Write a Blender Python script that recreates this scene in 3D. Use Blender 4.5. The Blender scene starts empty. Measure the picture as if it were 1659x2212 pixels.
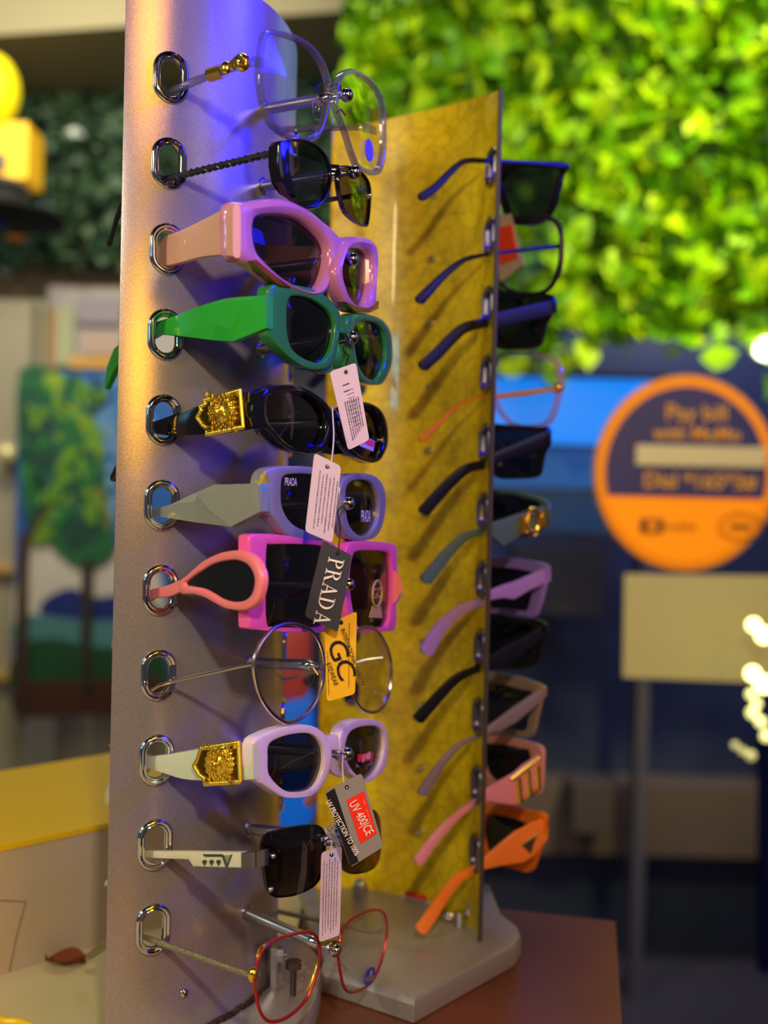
import bpy, bmesh, math, random
from mathutils import Vector, Matrix
random.seed(7)
scn = bpy.context.scene
COL = scn.collection
# ------------------------------------------------------------------ camera
F = 2300.0; W = 1659.0; H = 2212.0
ROLL = math.radians(1.33); PITCH = math.radians(0.55)
r0 = Vector((math.cos(ROLL), 0, math.sin(ROLL)))
u0 = Vector((-math.sin(ROLL), 0, math.cos(ROLL)))
f0 = Vector((0, 1, 0))
fw = (f0*math.cos(PITCH) - u0*math.sin(PITCH)).normalized()
up = (u0*math.cos(PITCH) + f0*math.sin(PITCH)).normalized()
cd = bpy.data.cameras.new('camera'); cam = bpy.data.objects.new('camera', cd); COL.objects.link(cam)
cam.matrix_world = Matrix(((r0.x, up.x, -fw.x, 0), (r0.y, up.y, -fw.y, 0), (r0.z, up.z, -fw.z, 0), (0, 0, 0, 1)))
cd.sensor_fit = 'VERTICAL'; cd.sensor_height = 36.0; cd.sensor_width = 27.0
cd.lens = 36.0*F/H; cd.clip_start = 0.01
cd.dof.use_dof = True; cd.dof.focus_distance = 0.482; cd.dof.aperture_fstop = 37.4/8.0
scn.camera = cam
scn.view_settings.view_transform = 'Standard'; scn.view_settings.look = 'None'
scn.view_settings.gamma = 1.0; scn.view_settings.use_curve_mapping = False
scn.view_settings.exposure = 0.0
# ------------------------------------------------------------------ world and lamps
wd = bpy.data.worlds.new('night_room'); scn.world = wd; wd.use_nodes = True
bg = wd.node_tree.nodes['Background']; bg.inputs[0].default_value = (0.44, 0.41, 0.50, 1); bg.inputs[1].default_value = 0.13
def lamp(name, kind, loc, target, power, color, size=0.1, size_y=None, spot=None, blend=0.6):
    l = bpy.data.lights.new(name, kind); o = bpy.data.objects.new(name, l); COL.objects.link(o)
    l.energy = power; l.color = color
    if kind == 'AREA':
        l.size = size
        if size_y: l.shape = 'RECTANGLE'; l.size_y = size_y
    elif kind == 'SPOT':
        l.spot_size = spot; l.spot_blend = blend; l.shadow_soft_size = size
    else: l.shadow_soft_size = size
    o.location = loc
    d = (Vector(target)-Vector(loc)).normalized()
    o.rotation_euler = d.to_track_quat('-Z', 'Y').to_euler()
    return o
lamp('key_lamp', 'AREA', (0.055, -0.10, 0.27), (0.0, 0.58, -0.06), 2.3, (1.0, 0.82, 0.60), 0.028)
lamp('side_lamp', 'AREA', (-0.62, -0.25, 0.42), (-0.12, 0.5, -0.05), 4.2, (1.0, 0.80, 0.45), 0.16)
lamp('warm_lamp_high', 'AREA', (0.64, -0.42, 0.70), (-0.1, 0.48, 0.18), 3.2, (1.0, 0.40, 0.0), 0.32, 0.20)
lamp('warm_lamp_low', 'AREA', (0.60, -0.46, 0.21), (-0.1, 0.48, 0.06), 2.4, (1.0, 0.44, 0.01), 0.26, 0.20)
lamp('blue_led_lamp', 'AREA', (1.15, 0.62, 0.92), (-0.07, 0.5, 0.30), 2.6, (0.004, 0.004, 1.0), 0.42, 0.45).data.spread = math.radians(28)
lamp('blue_led_small', 'AREA', (1.15, 0.60, 0.40), (-0.05, 0.5, 0.12), 0.4, (0.01, 0.01, 1.0), 0.16, 0.10)
lamp('violet_lamp', 'AREA', (1.3, 0.1, 0.5), (0.0, 0.5, 0.0), 0.9, (0.70, 0.55, 1.0), 0.5)
lamp('cyan_lamp', 'AREA', (-0.9, -0.4, 0.25), (-0.1, 0.5, 0.0), 1.2, (0.1, 0.7, 1.0), 0.15)  # unseen cyan lamp behind the camera at left
lamp('hedge_spot', 'SPOT', (1.05, 0.6, 1.15), (0.85, 1.95, 0.66), 195, (1.0, 0.94, 0.22), 0.04, spot=math.radians(60), blend=0.9)
lamp('hedge_left_lamp', 'SPOT', (-1.2, 0.6, 1.2), (-0.7, 2.6, 0.7), 42, (0.85, 0.95, 1.0), 0.05, spot=math.radians(60))
lamp('far_fill_lamp', 'AREA', (1.0, 2.3, 0.9), (0.8, 3.1, -0.9), 20, (0.80, 0.82, 1.0), 0.5)  # added fill, out of view, brightens the dark far background
lamp('left_wall_lamp', 'AREA', (-0.6, 1.6, 1.0), (-0.7, 2.6, 0.0), 11, (1.0, 0.92, 0.7), 0.3)
lamp('sign_fill_spot', 'SPOT', (0.9, 0.75, 0.75), (0.46, 1.42, 0.0), 13, (1.0, 0.93, 0.72), 0.04, spot=math.radians(50))  # unseen spot added to brighten the round sign and the card
lamp('room_lamp', 'AREA', (0.0, 0.9, 1.15), (0.1, 2.2, -0.2), 5, (1.0, 0.92, 0.75), 0.5)
# ------------------------------------------------------------------ projection helpers
def ray(px, py):
    return fw + r0*((px-W/2)/F) + up*((H/2-py)/F)
def onplane(px, py, P, Q):
    d = ray(px, py); ex, ey = Q[0]-P[0], Q[1]-P[1]
    t = (P[0]*ey - P[1]*ex)/(d.x*ey - d.y*ex)
    return d*t
def onz(px, py, z):
    d = ray(px, py); return d*(z/d.z)
def ony(px, py, y):
    d = ray(px, py); return d*(y/d.y)
S2 = 2.4397
ZM = {1: (220, 0, S2), 2: (220, 420, S2), 3: (220, 800, S2), 4: (220, 1130, S2), 5: (220, 1520, S2), 6: (220, 1900, S2),
      11: (820, 160, 3.4565), 12: (820, 740, 3.3521), 13: (820, 1300, 3.6065), 14: (640, 1700, 2.3042), 0: (0, 0, 1)}
def zp(z, pts):
    x0, y0, s = ZM[z]
    return [(x0+p[0]/s, y0+p[1]/s) + tuple(p[2:]) for p in pts]
# ------------------------------------------------------------------ materials
def lin(c):
    c = c/255.0
    return c/12.92 if c <= 0.04045 else ((c+0.055)/1.055)**2.4
def rgb(r, g, b): return (lin(r), lin(g), lin(b), 1)
MATS = {}
def mat(name, col, rough=0.4, metal=0.0, spec=0.5, emit=None, estr=1.0, coat=0.0, bump=0.0, bscale=200, vary=0.0, vscale=30, trans=0.0, sss=0.0):
    if name in MATS: return MATS[name]
    m = bpy.data.materials.new(name); m.use_nodes = True; nt = m.node_tree; b = nt.nodes['Principled BSDF']
    b.inputs['Base Color'].default_value = col; b.inputs['Roughness'].default_value = rough
    b.inputs['Metallic'].default_value = metal; b.inputs['Specular IOR Level'].default_value = spec
    b.inputs['Coat Weight'].default_value = coat
    b.inputs['Transmission Weight'].default_value = trans
    if sss: b.inputs['Subsurface Weight'].default_value = sss; b.inputs['Subsurface Scale'].default_value = 0.004
    if emit: b.inputs['Emission Color'].default_value = emit; b.inputs['Emission Strength'].default_value = estr
    tc = nt.nodes.new('ShaderNodeTexCoord')
    if bump:
        n = nt.nodes.new('ShaderNodeTexNoise'); n.inputs['Scale'].default_value = bscale; n.inputs['Detail'].default_value = 3
        nt.links.new(tc.outputs['Object'], n.inputs['Vector'])
        bp = nt.nodes.new('ShaderNodeBump'); bp.inputs['Strength'].default_value = bump; bp.inputs['Distance'].default_value = 0.001
        nt.links.new(n.outputs['Fac'], bp.inputs['Height']); nt.links.new(bp.outputs['Normal'], b.inputs['Normal'])
    if vary:
        n = nt.nodes.new('ShaderNodeTexNoise'); n.inputs['Scale'].default_value = vscale; n.inputs['Detail'].default_value = 5
        nt.links.new(tc.outputs['Object'], n.inputs['Vector'])
        mx = nt.nodes.new('ShaderNodeMixRGB'); mx.blend_type = 'MIX'
        mx.inputs[1].default_value = tuple(max(0, c*(1-vary)) for c in col[:3])+(1,)
        mx.inputs[2].default_value = tuple(min(1, c*(1+vary)) for c in col[:3])+(1,)
        nt.links.new(n.outputs['Fac'], mx.inputs[0]); nt.links.new(mx.outputs[0], b.inputs['Base Color'])
    MATS[name] = m; return m
def glassy(name, tint, gloss=(1, 1, 1, 1), rough=0.02, ior=1.5, body=None, bodymix=0.0, grad=None):
    """thin tinted sheet: lets light straight through, mirrors by Fresnel"""
    if name in MATS: return MATS[name]
    m = bpy.data.materials.new(name); m.use_nodes = True; nt = m.node_tree
    nt.nodes.remove(nt.nodes['Principled BSDF']); out = nt.nodes['Material Output']
    tint = tuple(math.sqrt(c) for c in tint[:3])+(1,)
    tr = nt.nodes.new('ShaderNodeBsdfTransparent'); tr.inputs[0].default_value = tint
    gl = nt.nodes.new('ShaderNodeBsdfGlossy'); gl.inputs[0].default_value = gloss; gl.inputs['Roughness'].default_value = rough
    lw = nt.nodes.new('ShaderNodeLayerWeight'); lw.inputs['Blend'].default_value = 0.5
    pw = nt.nodes.new('ShaderNodeMath'); pw.operation = 'POWER'; pw.inputs[1].default_value = 4.0
    f0_ = ((ior-1)/(ior+1))**2
    fr = nt.nodes.new('ShaderNodeMath'); fr.operation = 'MULTIPLY_ADD'; fr.inputs[1].default_value = 0.8*(1-f0_); fr.inputs[2].default_value = f0_
    nt.links.new(lw.outputs['Facing'], pw.inputs[0]); nt.links.new(pw.outputs[0], fr.inputs[0])
    if grad:
        tc = nt.nodes.new('ShaderNodeTexCoord'); sx = nt.nodes.new('ShaderNodeSeparateXYZ'); nt.links.new(tc.outputs['Object'], sx.inputs[0])
        mr = nt.nodes.new('ShaderNodeMapRange'); mr.inputs[1].default_value = grad[1]; mr.inputs[2].default_value = grad[2]
        nt.links.new(sx.outputs['Z'], mr.inputs[0])
        mc = nt.nodes.new('ShaderNodeMixRGB'); mc.inputs[1].default_value = grad[0]; mc.inputs[2].default_value = tint
        nt.links.new(mr.outputs[0], mc.inputs[0]); nt.links.new(mc.outputs[0], tr.inputs[0])
    a = tr
    if body:
        df = nt.nodes.new('ShaderNodeBsdfDiffuse'); df.inputs[0].default_value = body
        mb = nt.nodes.new('ShaderNodeMixShader'); mb.inputs[0].default_value = bodymix
        nt.links.new(tr.outputs[0], mb.inputs[1]); nt.links.new(df.outputs[0], mb.inputs[2]); a = mb
    mx = nt.nodes.new('ShaderNodeMixShader'); nt.links.new(fr.outputs[0], mx.inputs[0])
    nt.links.new(a.outputs[0], mx.inputs[1]); nt.links.new(gl.outputs[0], mx.inputs[2]); nt.links.new(mx.outputs[0], out.inputs[0])
    MATS[name] = m; return m
CHROME = mat('chrome', (0.62, 0.62, 0.66, 1), 0.10, 1.0)
STEEL = mat('steel_rod', (0.50, 0.52, 0.56, 1), 0.25, 1.0)
GOLD = mat('gold', (0.95, 0.66, 0.10, 1), 0.22, 1.0)
GOLDB = mat('gold_relief', (0.95, 0.70, 0.08, 1), 0.28, 1.0)
BLACK = mat('black_gloss', rgb(14, 13, 16), 0.12, coat=0.3)
BLACKM = mat('black_satin', rgb(26, 25, 34), 0.35)
INK = mat('ink', rgb(60, 52, 70), 0.7)
WHITE_INK = mat('white_ink', rgb(235, 228, 235), 0.6)
L_DARK = glassy('dark_lens', (0.055, 0.045, 0.06, 1), ior=1.55)
L_GREEN = glassy('green_dark_lens', (0.05, 0.07, 0.055, 1), ior=1.6)
L_BROWN = glassy('plum_lens', (0.10, 0.06, 0.08, 1), ior=1.6)
L_CLEAR = glassy('clear_lens', (0.93, 0.93, 0.93, 1), ior=1.42)
L_BLOCK = glassy('dark_back_lens', (0.02, 0.02, 0.025, 1), ior=1.4)
# ------------------------------------------------------------------ object helpers
def link(name, bm, m, parent=None, smooth=35, kind=None):
    bm.normal_update()
    me = bpy.data.meshes.new(name)
    off = Vector((0, 0, 0))
    p = parent
    while p is not None: off += p.location; p = p.parent
    if parent is None:
        # origin at the base centre
        xs = [v.co for v in bm.verts]
        if xs:
            off = Vector(((min(v.x for v in xs)+max(v.x for v in xs))/2, (min(v.y for v in xs)+max(v.y for v in xs))/2, min(v.z for v in xs)))
    for v in bm.verts: v.co -= off
    bm.to_mesh(me); bm.free()
    for mm in (m if isinstance(m, (list, tuple)) else [m]): me.materials.append(mm)
    if smooth is not None:
        for p_ in me.polygons: p_.use_smooth = True
        me.set_sharp_from_angle(angle=math.radians(smooth))
    o = bpy.data.objects.new(name, me); COL.objects.link(o)
    if parent is not None: o.parent = parent
    else: o.location = off
    if kind: o['kind'] = kind
    return o
def thing(name, label, cat, loc=(0, 0, 0), group=None):
    o = bpy.data.objects.new(name, None); COL.objects.link(o); o.location = loc; o.empty_display_size = 0.02
    o['label'] = label; o['category'] = cat
    if group: o['group'] = group
    return o
def tag(o, label, cat, group=None, kind=None):
    o['label'] = label; o['category'] = cat
    if group: o['group'] = group
    if kind: o['kind'] = kind
    return o
def V(*a): return Vector(a)
def loft(bm, rings, closed_ring=True, closed_path=False, caps=True, mi=0):
    vr = [[bm.verts.new(p) for p in r] for r in rings]
    n = len(vr[0]); m = len(vr)
    for i in range(m if closed_path else m-1):
        a, b = vr[i], vr[(i+1) % m]
        for j in range(n if closed_ring else n-1):
            k = (j+1) % n
            try: f = bm.faces.new((a[j], a[k], b[k], b[j])); f.material_index = mi
            except ValueError: pass
    if caps and not closed_path:
        for r in (vr[0], vr[-1]):
            try: f = bm.faces.new(r); f.material_index = mi
            except ValueError: pass
    return vr
def cat_closed(p, k=6):
    n = len(p); out = []
    for i in range(n):
        a, b, c, d = [Vector(p[(i+j-1) % n]) for j in range(4)]
        for s in range(k):
            t = s/k
            out.append(0.5*((2*b)+(c-a)*t+(2*a-5*b+4*c-d)*t*t+(3*b-a-3*c+d)*t**3))
    return out
def cat_open(p, k=6):
    p = [Vector(q) for q in p]; q = [2*p[0]-p[1]]+p+[2*p[-1]-p[-2]]; out = []
    for i in range(len(p)-1):
        a, b, c, d = q[i:i+4]
        for s in range(k):
            t = s/k
            out.append(0.5*((2*b)+(c-a)*t+(2*a-5*b+4*c-d)*t*t+(3*b-a-3*c+d)*t**3))
    out.append(p[-1]); return out
def tube(bm, pts, r, n=10, closed=False, flat=None, mi=0):
    pts = [Vector(p) for p in pts]; m = len(pts); rings = []
    rr = r if isinstance(r, (list, tuple)) else [r]*m
    nrm = None
    for i in range(m):
        if closed: t = (pts[(i+1) % m]-pts[i-1]).normalized()
        else: t = (pts[min(i+1, m-1)]-pts[max(i-1, 0)]).normalized()
        if nrm is None:
            a = V(0, 0, 1) if abs(t.z) < 0.9 else V(1, 0, 0); nrm = (a - t*a.dot(t)).normalized()
        else: nrm = (nrm - t*nrm.dot(t)).normalized()
        b = t.cross(nrm)
        rings.append([pts[i] + (nrm*math.cos(2*math.pi*j/n)+b*math.sin(2*math.pi*j/n))*rr[i] for j in range(n)])
    loft(bm, rings, True, closed, not closed, mi)
def sphere(bm, c, r, sc=(1, 1, 1), seg=20, rg=12, mi=0):
    n0 = len(bm.verts)
    mtx = Matrix.Translation(c) @ Matrix.Diagonal((r*sc[0], r*sc[1], r*sc[2], 1))
    res = bmesh.ops.create_uvsphere(bm, u_segments=seg, v_segments=rg, radius=1, matrix=mtx)
    for v in res['verts']:
        for f in v.link_faces: f.material_index = mi
def box(bm, a, b, mi=0):
    x0, y0, z0 = a; x1, y1, z1 = b
    v = [bm.verts.new(p) for p in ((x0, y0, z0), (x1, y0, z0), (x1, y1, z0), (x0, y1, z0), (x0, y0, z1), (x1, y0, z1), (x1, y1, z1), (x0, y1, z1))]
    for f in ((0, 3, 2, 1), (4, 5, 6, 7), (0, 1, 5, 4), (1, 2, 6, 5), (2, 3, 7, 6), (3, 0, 4, 7)): bm.faces.new([v[i] for i in f]).material_index = mi
def slab(bm, pts, vec, bevel=0.0, mi=0):
    """extrude polygon (3D points) along vec; optional bevel by an inset front ring"""
    vec = Vector(vec); pts = [Vector(p) for p in pts]; c = sum(pts, V(0, 0, 0))/len(pts)
    if bevel:
        ins = [p + (c-p).normalized()*bevel for p in pts]; bv = vec.normalized()*bevel
        loft(bm, [ins, [p+bv*0.3 + (c-p).normalized()*bevel*0.3 for p in pts], [p+bv for p in pts], [p+vec-bv for p in pts], [p+vec for p in ins]], mi=mi)
    else: loft(bm, [pts, [p+vec for p in pts]], mi=mi)
def mesh_obj(name, build, m, parent=None, smooth=35, kind=None):
    bm = bmesh.new(); build(bm); bmesh.ops.recalc_face_normals(bm, faces=bm.faces[:]); return link(name, bm, m, parent, smooth, kind)
def text_mesh(name, s, O, ex, ey, size, m, parent, align='CENTER', lift=None, bold=0.0, sx=1.0, spacing=1.0, fit=None):
    cu = bpy.data.curves.new('t', 'FONT'); cu.body = s; cu.align_x = align; cu.align_y = 'CENTER'; cu.size = 1.0; cu.offset = bold; cu.space_character = spacing
    cu.resolution_u = 3
    o = bpy.data.objects.new('t', cu); COL.objects.link(o)
    dg = bpy.context.evaluated_depsgraph_get(); me = bpy.data.meshes.new_from_object(o.evaluated_get(dg))
    bpy.data.objects.remove(o)
    if fit:
        xs_ = [v.co.x for v in me.vertices]; sx = fit/((max(xs_)-min(xs_))*size)
    bm = bmesh.new(); bm.from_mesh(me); ex = Vector(ex).normalized(); ey = Vector(ey).normalized(); nn = ex.cross(ey)
    lift = Vector(lift) if lift is not None else V(0, 0, 0)
    for v in bm.verts: v.co = Vector(O)+ex*(v.co.x*size*sx)+ey*(v.co.y*size)+lift
    return link(name, bm, m, parent, None)
# ------------------------------------------------------------------ eyewear building blocks
class Pl:
    """vertical plane of one lens: origin P, direction e (plan), back = towards the panel"""
    def __init__(s, P, Q, back):
        s.P = V(P[0], P[1], 0); s.e = V(Q[0]-P[0], Q[1]-P[1], 0).normalized()
        b = V(-s.e.y, s.e.x, 0)
        s.b = b if b.dot(V(back[0], back[1], 0)) > 0 else -b
        s.PQ = (P, Q)
    def sz(s, px, py):
        p = onplane(px, py, s.PQ[0], s.PQ[1]); return ((p-s.P).dot(s.e), p.z)
    def w(s, q, d=0.0): return s.P + s.e*q[0] + V(0, 0, q[1]) + s.b*d
def resample(pts, c, N=96, k=6, smooth=True):
    D = cat_closed([(p[0], p[1]) for p in pts], k) if smooth else [Vector((p[0], p[1])) for p in pts]
    out = []
    for i in range(N):
        a = 2*math.pi*i/N; d = Vector((math.cos(a), math.sin(a))); best = None
        for j in range(len(D)):
            p = D[j]-Vector(c); q = D[(j+1) % len(D)]-Vector(c)
            ex = q-p; den = d.x*(-ex.y)+ex.x*d.y
            if abs(den) < 1e-12: continue
            t = (p.x*(-ex.y)+ex.x*p.y)/den; s_ = (d.x*p.y-d.y*p.x)/den
            if t > 0 and -1e-6 <= s_ <= 1+1e-6 and (best is None or t > best): best = t
        if best is None: best = (out[-1]-Vector(c)).length if out else 0.01
        out.append(Vector(c)+d*best)
    return out
PROF = [(0, .85), (0, .35), (.05, .15), (.18, .03), (.5, -.02), (.82, .03), (.95, .15), (1, .35), (1, .85)]
PROF_FLAT = [(0, .95), (0, .12), (.05, .03), (.12, 0), (.88, 0), (.95, .03), (1, .12), (1, .95)]
PROF_DOME = [(0, .9), (0, .55), (.07, .25), (.22, .02), (.5, -.12), (.78, .02), (.93, .25), (1, .5), (1, .9)]
def rim(bm, pl, outer, inner, thick, prof=PROF, c=None, N=96, d0=0.0, mi=0):
    if c is None: c = (sum(p[0] for p in inner)/len(inner), sum(p[1] for p in inner)/len(inner))
    O = resample(outer, c, N); I = resample(inner, c, N)
    O = [o if (o-Vector(c)).length > (i-Vector(c)).length*1.03 else Vector(c)+(i-Vector(c))*1.03 for o, i in zip(O, I)]
    rings = [[pl.w(o.lerp(i, t), d0+thick*dd) for t, dd in prof] for o, i in zip(O, I)]
    loft(bm, rings, True, True, False, mi)
def lens_mesh(bm, pl, inner, d=0.0015, bulge=0.0012, th=0.0009, grow=1.02, N=64):
    c = Vector((sum(p[0] for p in inner)/len(inner), sum(p[1] for p in inner)/len(inner)))
    I = resample(inner, c, N)
    for back in (0, 1):
        rs = []
        for k in (1.0, .8, .55, .3):
            rs.append([bm.verts.new(pl.w(c+(i-c)*k*grow, d+back*th-bulge*(1-k*k))) for i in I])
        for a, b in zip(rs[:-1], rs[1:]):
            for j in range(N): bm.faces.new((a[j], a[(j+1) % N], b[(j+1) % N], b[j]))
        bm.faces.new(rs[-1])
        if back == 0: first = rs[0]
        else:
            for j in range(N): bm.faces.new((first[j], first[(j+1) % N], rs[0][(j+1) % N], rs[0][j]))
def ribbon(bm, st, th, inward, n=10, mi=0, rnd=0.5):
    """st: list of (top3D, bottom3D); th thickness (float or list); inward unit vector(s)"""
    rings = []
    m = len(st)
    for i, (t, b) in enumerate(st):
        h = th[i] if isinstance(th, (list, tuple)) else th
        iw = inward[i] if isinstance(inward, list) else inward
        mid = (t+b)/2; uz = (t-b)/2; ux = iw*(h/2); ring = []
        for j in range(n):
            a = 2*math.pi*(j+0.5)/n; ca, sa = math.cos(a), math.sin(a)
            e_ = rnd
            ring.append(mid + ux + ux*(abs(ca)**e_*(1 if ca > 0 else -1)) + uz*(abs(sa)**e_*(1 if sa > 0 else -1)))
        rings.append(ring)
    loft(bm, rings)
# plan layout of the front rack (metres; the camera stands at the origin)
BR = (-0.0178, 0.500); HL = (-0.0532, 0.445); HR = (0.0049, 0.561)
NF = V(0.894, -0.447, 0)                 # the way the front column of glasses faces
GA = (-0.1005, 0.4819); TA = (-0.136, 0.536)
PLL = Pl(BR, HL, (-NF.x, -NF.y)); PLR = Pl(BR, HR, (-NF.x, -NF.y))
def mirror_front(p):
    """mirror a point across the upright plane through the bridge along NF"""
    q = p - V(BR[0], BR[1], 0); s = V(NF.y, -NF.x, 0)*-1
    s = V(0.447, 0.894, 0); return p - s*(2*q.dot(s))
def interp(st, x):
    for a, b in zip(st[:-1], st[1:]):
        if (a[0]-x)*(b[0]-x) <= 0 and a[0] != b[0]:
            t = (x-a[0])/(b[0]-a[0]); return tuple(a[i]+(b[i]-a[i])*t for i in range(1, len(a)))
    return st[-1][1:]
def temple_front(root, st, m, th=0.003, tip=None, far_dz=0.0, name='temple', label=None, far=True, tip_m=None, start_px=None, rnd=0.5, flat=False, far_px=None, Hov=None):
    """st: px stations (x, ytop, ybot) from hinge to eyelet; tip: px stations behind the panel"""
    hp = onplane(st[0][0], st[0][1], BR, HL); hb = hp - NF*0.002; Hh = Hov or (hb.x, hb.y)
    S = [(onplane(x, a, Hh, GA), onplane(x, b, Hh, GA)) for x, a, b in st]
    if not flat:
        A = cat_open([s[0] for s in S], 3); B = cat_open([s[1] for s in S], 3); S = list(zip(A, B))
    t0, b0 = S[-1]; h = (t0-b0).length; zc = (t0.z+b0.z)/2
    if tip: T = [(onplane(x, a, GA, TA), onplane(x, b, GA, TA)) for x, a, b in tip]
    else:
        T = []
        for k, (dd, dz, hh) in enumerate(((0.02, 0.0, 0.9), (0.035, -0.005, 0.9), (0.055, -0.018, 1.0))):
            p = V(GA[0], GA[1], 0).lerp(V(TA[0], TA[1], 0), dd/0.065); w_ = min(h*hh, 0.009)
            T.append((V(p.x, p.y, zc+dz+w_/2), V(p.x, p.y, zc+dz-w_/2)))
    inw = V(-(GA[1]-Hh[1]), GA[0]-Hh[0], 0).normalized()
    if inw.dot(V(0.447, 0.894, 0)) < 0: inw = -inw
    ribs = S + T
    bm = bmesh.new(); ribbon(bm, ribs, th, inw, rnd=rnd); bmesh.ops.recalc_face_normals(bm, faces=bm.faces[:])
    a = link(name, bm, m, root)
    if label: a['label'] = label
    if far:
        wf = min(h, .009); TF = []
        for dd, dz in ((0.012, 0.0), (0.022, -0.001)):
            p = V(GA[0], GA[1], 0).lerp(V(TA[0], TA[1], 0), dd/0.065); TF.append((V(p.x, p.y, zc+dz+wf/2), V(p.x, p.y, zc+dz-wf/2)))
        rib2 = [(mirror_front(t)+V(0, 0, far_dz), mirror_front(b)+V(0, 0, far_dz)) for t, b in S+TF]
        if far_px:
            q = onplane(far_px[0], far_px[1], BR, HR)-NF*.0035; sh = q-(rib2[0][0]+rib2[0][1])/2
            rib2 = [(t+sh, b+sh) for t, b in rib2]
        bm = bmesh.new(); ribbon(bm, rib2, th, mirror_front(inw + V(BR[0], BR[1], 0)) - V(BR[0], BR[1], 0), rnd=rnd); bmesh.ops.recalc_face_normals(bm, faces=bm.faces[:])
        link(name, bm, m, root)
    return S, inw
def front_thing(label, row_y, cat='sunglasses', name=None):
    p = ony(747-0.0235*(row_y-1100), row_y, 0.5)
    return thing(name or cat.replace(' ', '_'), label, cat, (p.x, p.y, p.z))
def sz(pl, z, pts): return [pl.sz(*q[:2]) for q in zp(z, pts)]
def add_lens(root, pl, inner, m, **k):
    bm = bmesh.new(); lens_mesh(bm, pl, inner, **k); bmesh.ops.recalc_face_normals(bm, faces=bm.faces[:]); return link('lens', bm, m, root, 60)
def poly_on(pl, z, pts, d, th, m, root, name, bevel=0.0, label=None, smooth=30):
    P = [pl.w(pl.sz(*q), d) for q in zp(z, pts)]
    o = mesh_obj(name, lambda bm: slab(bm, P, pl.b*th, bevel), m, root, smooth)
    if label: o['label'] = label
    return o
def shrink(pts, k, c=None):
    if c is None: c = (sum(p[0] for p in pts)/len(pts), sum(p[1] for p in pts)/len(pts))
    return [(c[0]+(p[0]-c[0])*k, c[1]+(p[1]-c[1])*k) for p in pts]
# ================================================================== THE SETTING
DARKW = mat('dark_night_glass', rgb(42, 50, 84), 0.3, vary=0.5, vscale=2.0)
def plane_box(name, a, b, m): return mesh_obj(name, lambda bm: box(bm, a, b), m, None, None, 'structure')
plane_box('floor', (-4, -2.5, -1.40), (4, 4.2, -1.35), mat('floor_dark_tiles', rgb(70, 66, 82), 0.25, vary=0.3, vscale=3))
plane_box('ceiling', (-4, -2.5, 2.0), (4, 4.2, 2.05), mat('ceiling_dark', rgb(60, 56, 50), 0.8))
plane_box('wall_back', (-0.35, 3.2, -1.35), (4, 3.3, 2.0), DARKW)
plane_box('wall_left', (-4, 2.8, -1.35), (-0.35, 2.9, 2.0), mat('cream_wall', rgb(178, 168, 140), 0.7, vary=0.1, vscale=4))
mesh_obj('trim_1', lambda bm: slab(bm, [ony(-1200, 125, 2.25), ony(-100, 82, 2.25), ony(1000, 6, 2.25), ony(2400, -70, 2.25), ony(2400, -500, 2.25), ony(-1200, -500, 2.25)], V(0, .5, 0)), mat('olive_beam', rgb(150, 140, 104), 0.7), None, None, 'structure')
plane_box('trim_2', (0.705, 2.9, -1.35), (0.735, 2.98, 0.35), mat('door_mullion', rgb(84, 80, 98), 0.4))
# brown band low down, seen far behind through the glass
plane_box('brown_band_back', (-0.3, 3.05, -1.00), (3.2, 3.19, -0.80), mat('far_brown_band', rgb(92, 76, 74), 0.7))

# ---- hedges of artificial leaves (nobody could count the leaves)
def hedge(name, label, x0, x1, z0, z1, yfun, n, size, cols, seed, rough, ragged=0.06):
    R = random.Random(seed); bm = bmesh.new()
    for i in range(n):
        x = R.uniform(x0, x1); z = R.uniform(z0-ragged*R.random()*R.random()*2, z1)
        # tufts: rounded cushions push leaves forward
        tuft = 0.5+0.5*math.sin(x*41+math.sin(z*33)*1.6)*math.sin(z*47+math.cos(x*29)*1.7)
        y = yfun(x) - 0.10*tuft*R.uniform(0.7, 1.0) - 0.02*R.random()
        d = V(R.gauss(0, 1), R.gauss(-0.7, 0.5), R.gauss(0.35, 0.9)).normalized()
        s = V(R.gauss(0, 1), R.gauss(0, 0.6), R.gauss(0, 1)); s = (s-d*s.dot(d)).normalized(); nrm = d.cross(s)
        L = size*R.uniform(0.6, 1.3); w = L*0.33; c = V(x, y, z)
        a = bm.verts.new(c); t = bm.verts.new(c+d*L+nrm*L*0.1)
        l1 = bm.verts.new(c+d*L*.35+s*w-nrm*w*.35); r1 = bm.verts.new(c+d*L*.35-s*w-nrm*w*.35)
        l2 = bm.verts.new(c+d*L*.75+s*w*.8-nrm*w*.2); r2 = bm.verts.new(c+d*L*.75-s*w*.8-nrm*w*.2)
        m1 = bm.verts.new(c+d*L*.5)
        mi = R.randrange(len(cols))
        for f in ((a, l1, m1), (a, m1, r1), (l1, l2, m1), (r1, m1, r2), (m1, l2, t), (m1, t, r2)): bm.faces.new(f).material_index = mi
    ms = [mat('leaf_%d_%d' % (seed, i), c, rough, spec=0.6) for i, c in enumerate(cols)]
    return tag(link(name, bm, ms, None, None), label, 'hedge', kind='stuff')
hedge('leafy_hedge', 'bright lime green artificial leaf wall filling the upper right', -0.08, 1.25, 0.33, 1.12, lambda x: 2.12-0.22*x, 5600, 0.060,
      [rgb(150, 204, 4), rgb(110, 176, 4), rgb(184, 224, 8), rgb(58, 108, 10)], 3, 0.45)
hedge('leafy_hedge', 'dark teal green leaf wall behind the silver panel on the left', -1.15, 0.02, 0.58, 1.12, lambda x: 2.66, 6000, 0.045,
      [rgb(72, 104, 76), rgb(52, 82, 58), rgb(96, 124, 98), rgb(34, 52, 38)], 5, 0.22, 0.02)
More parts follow.
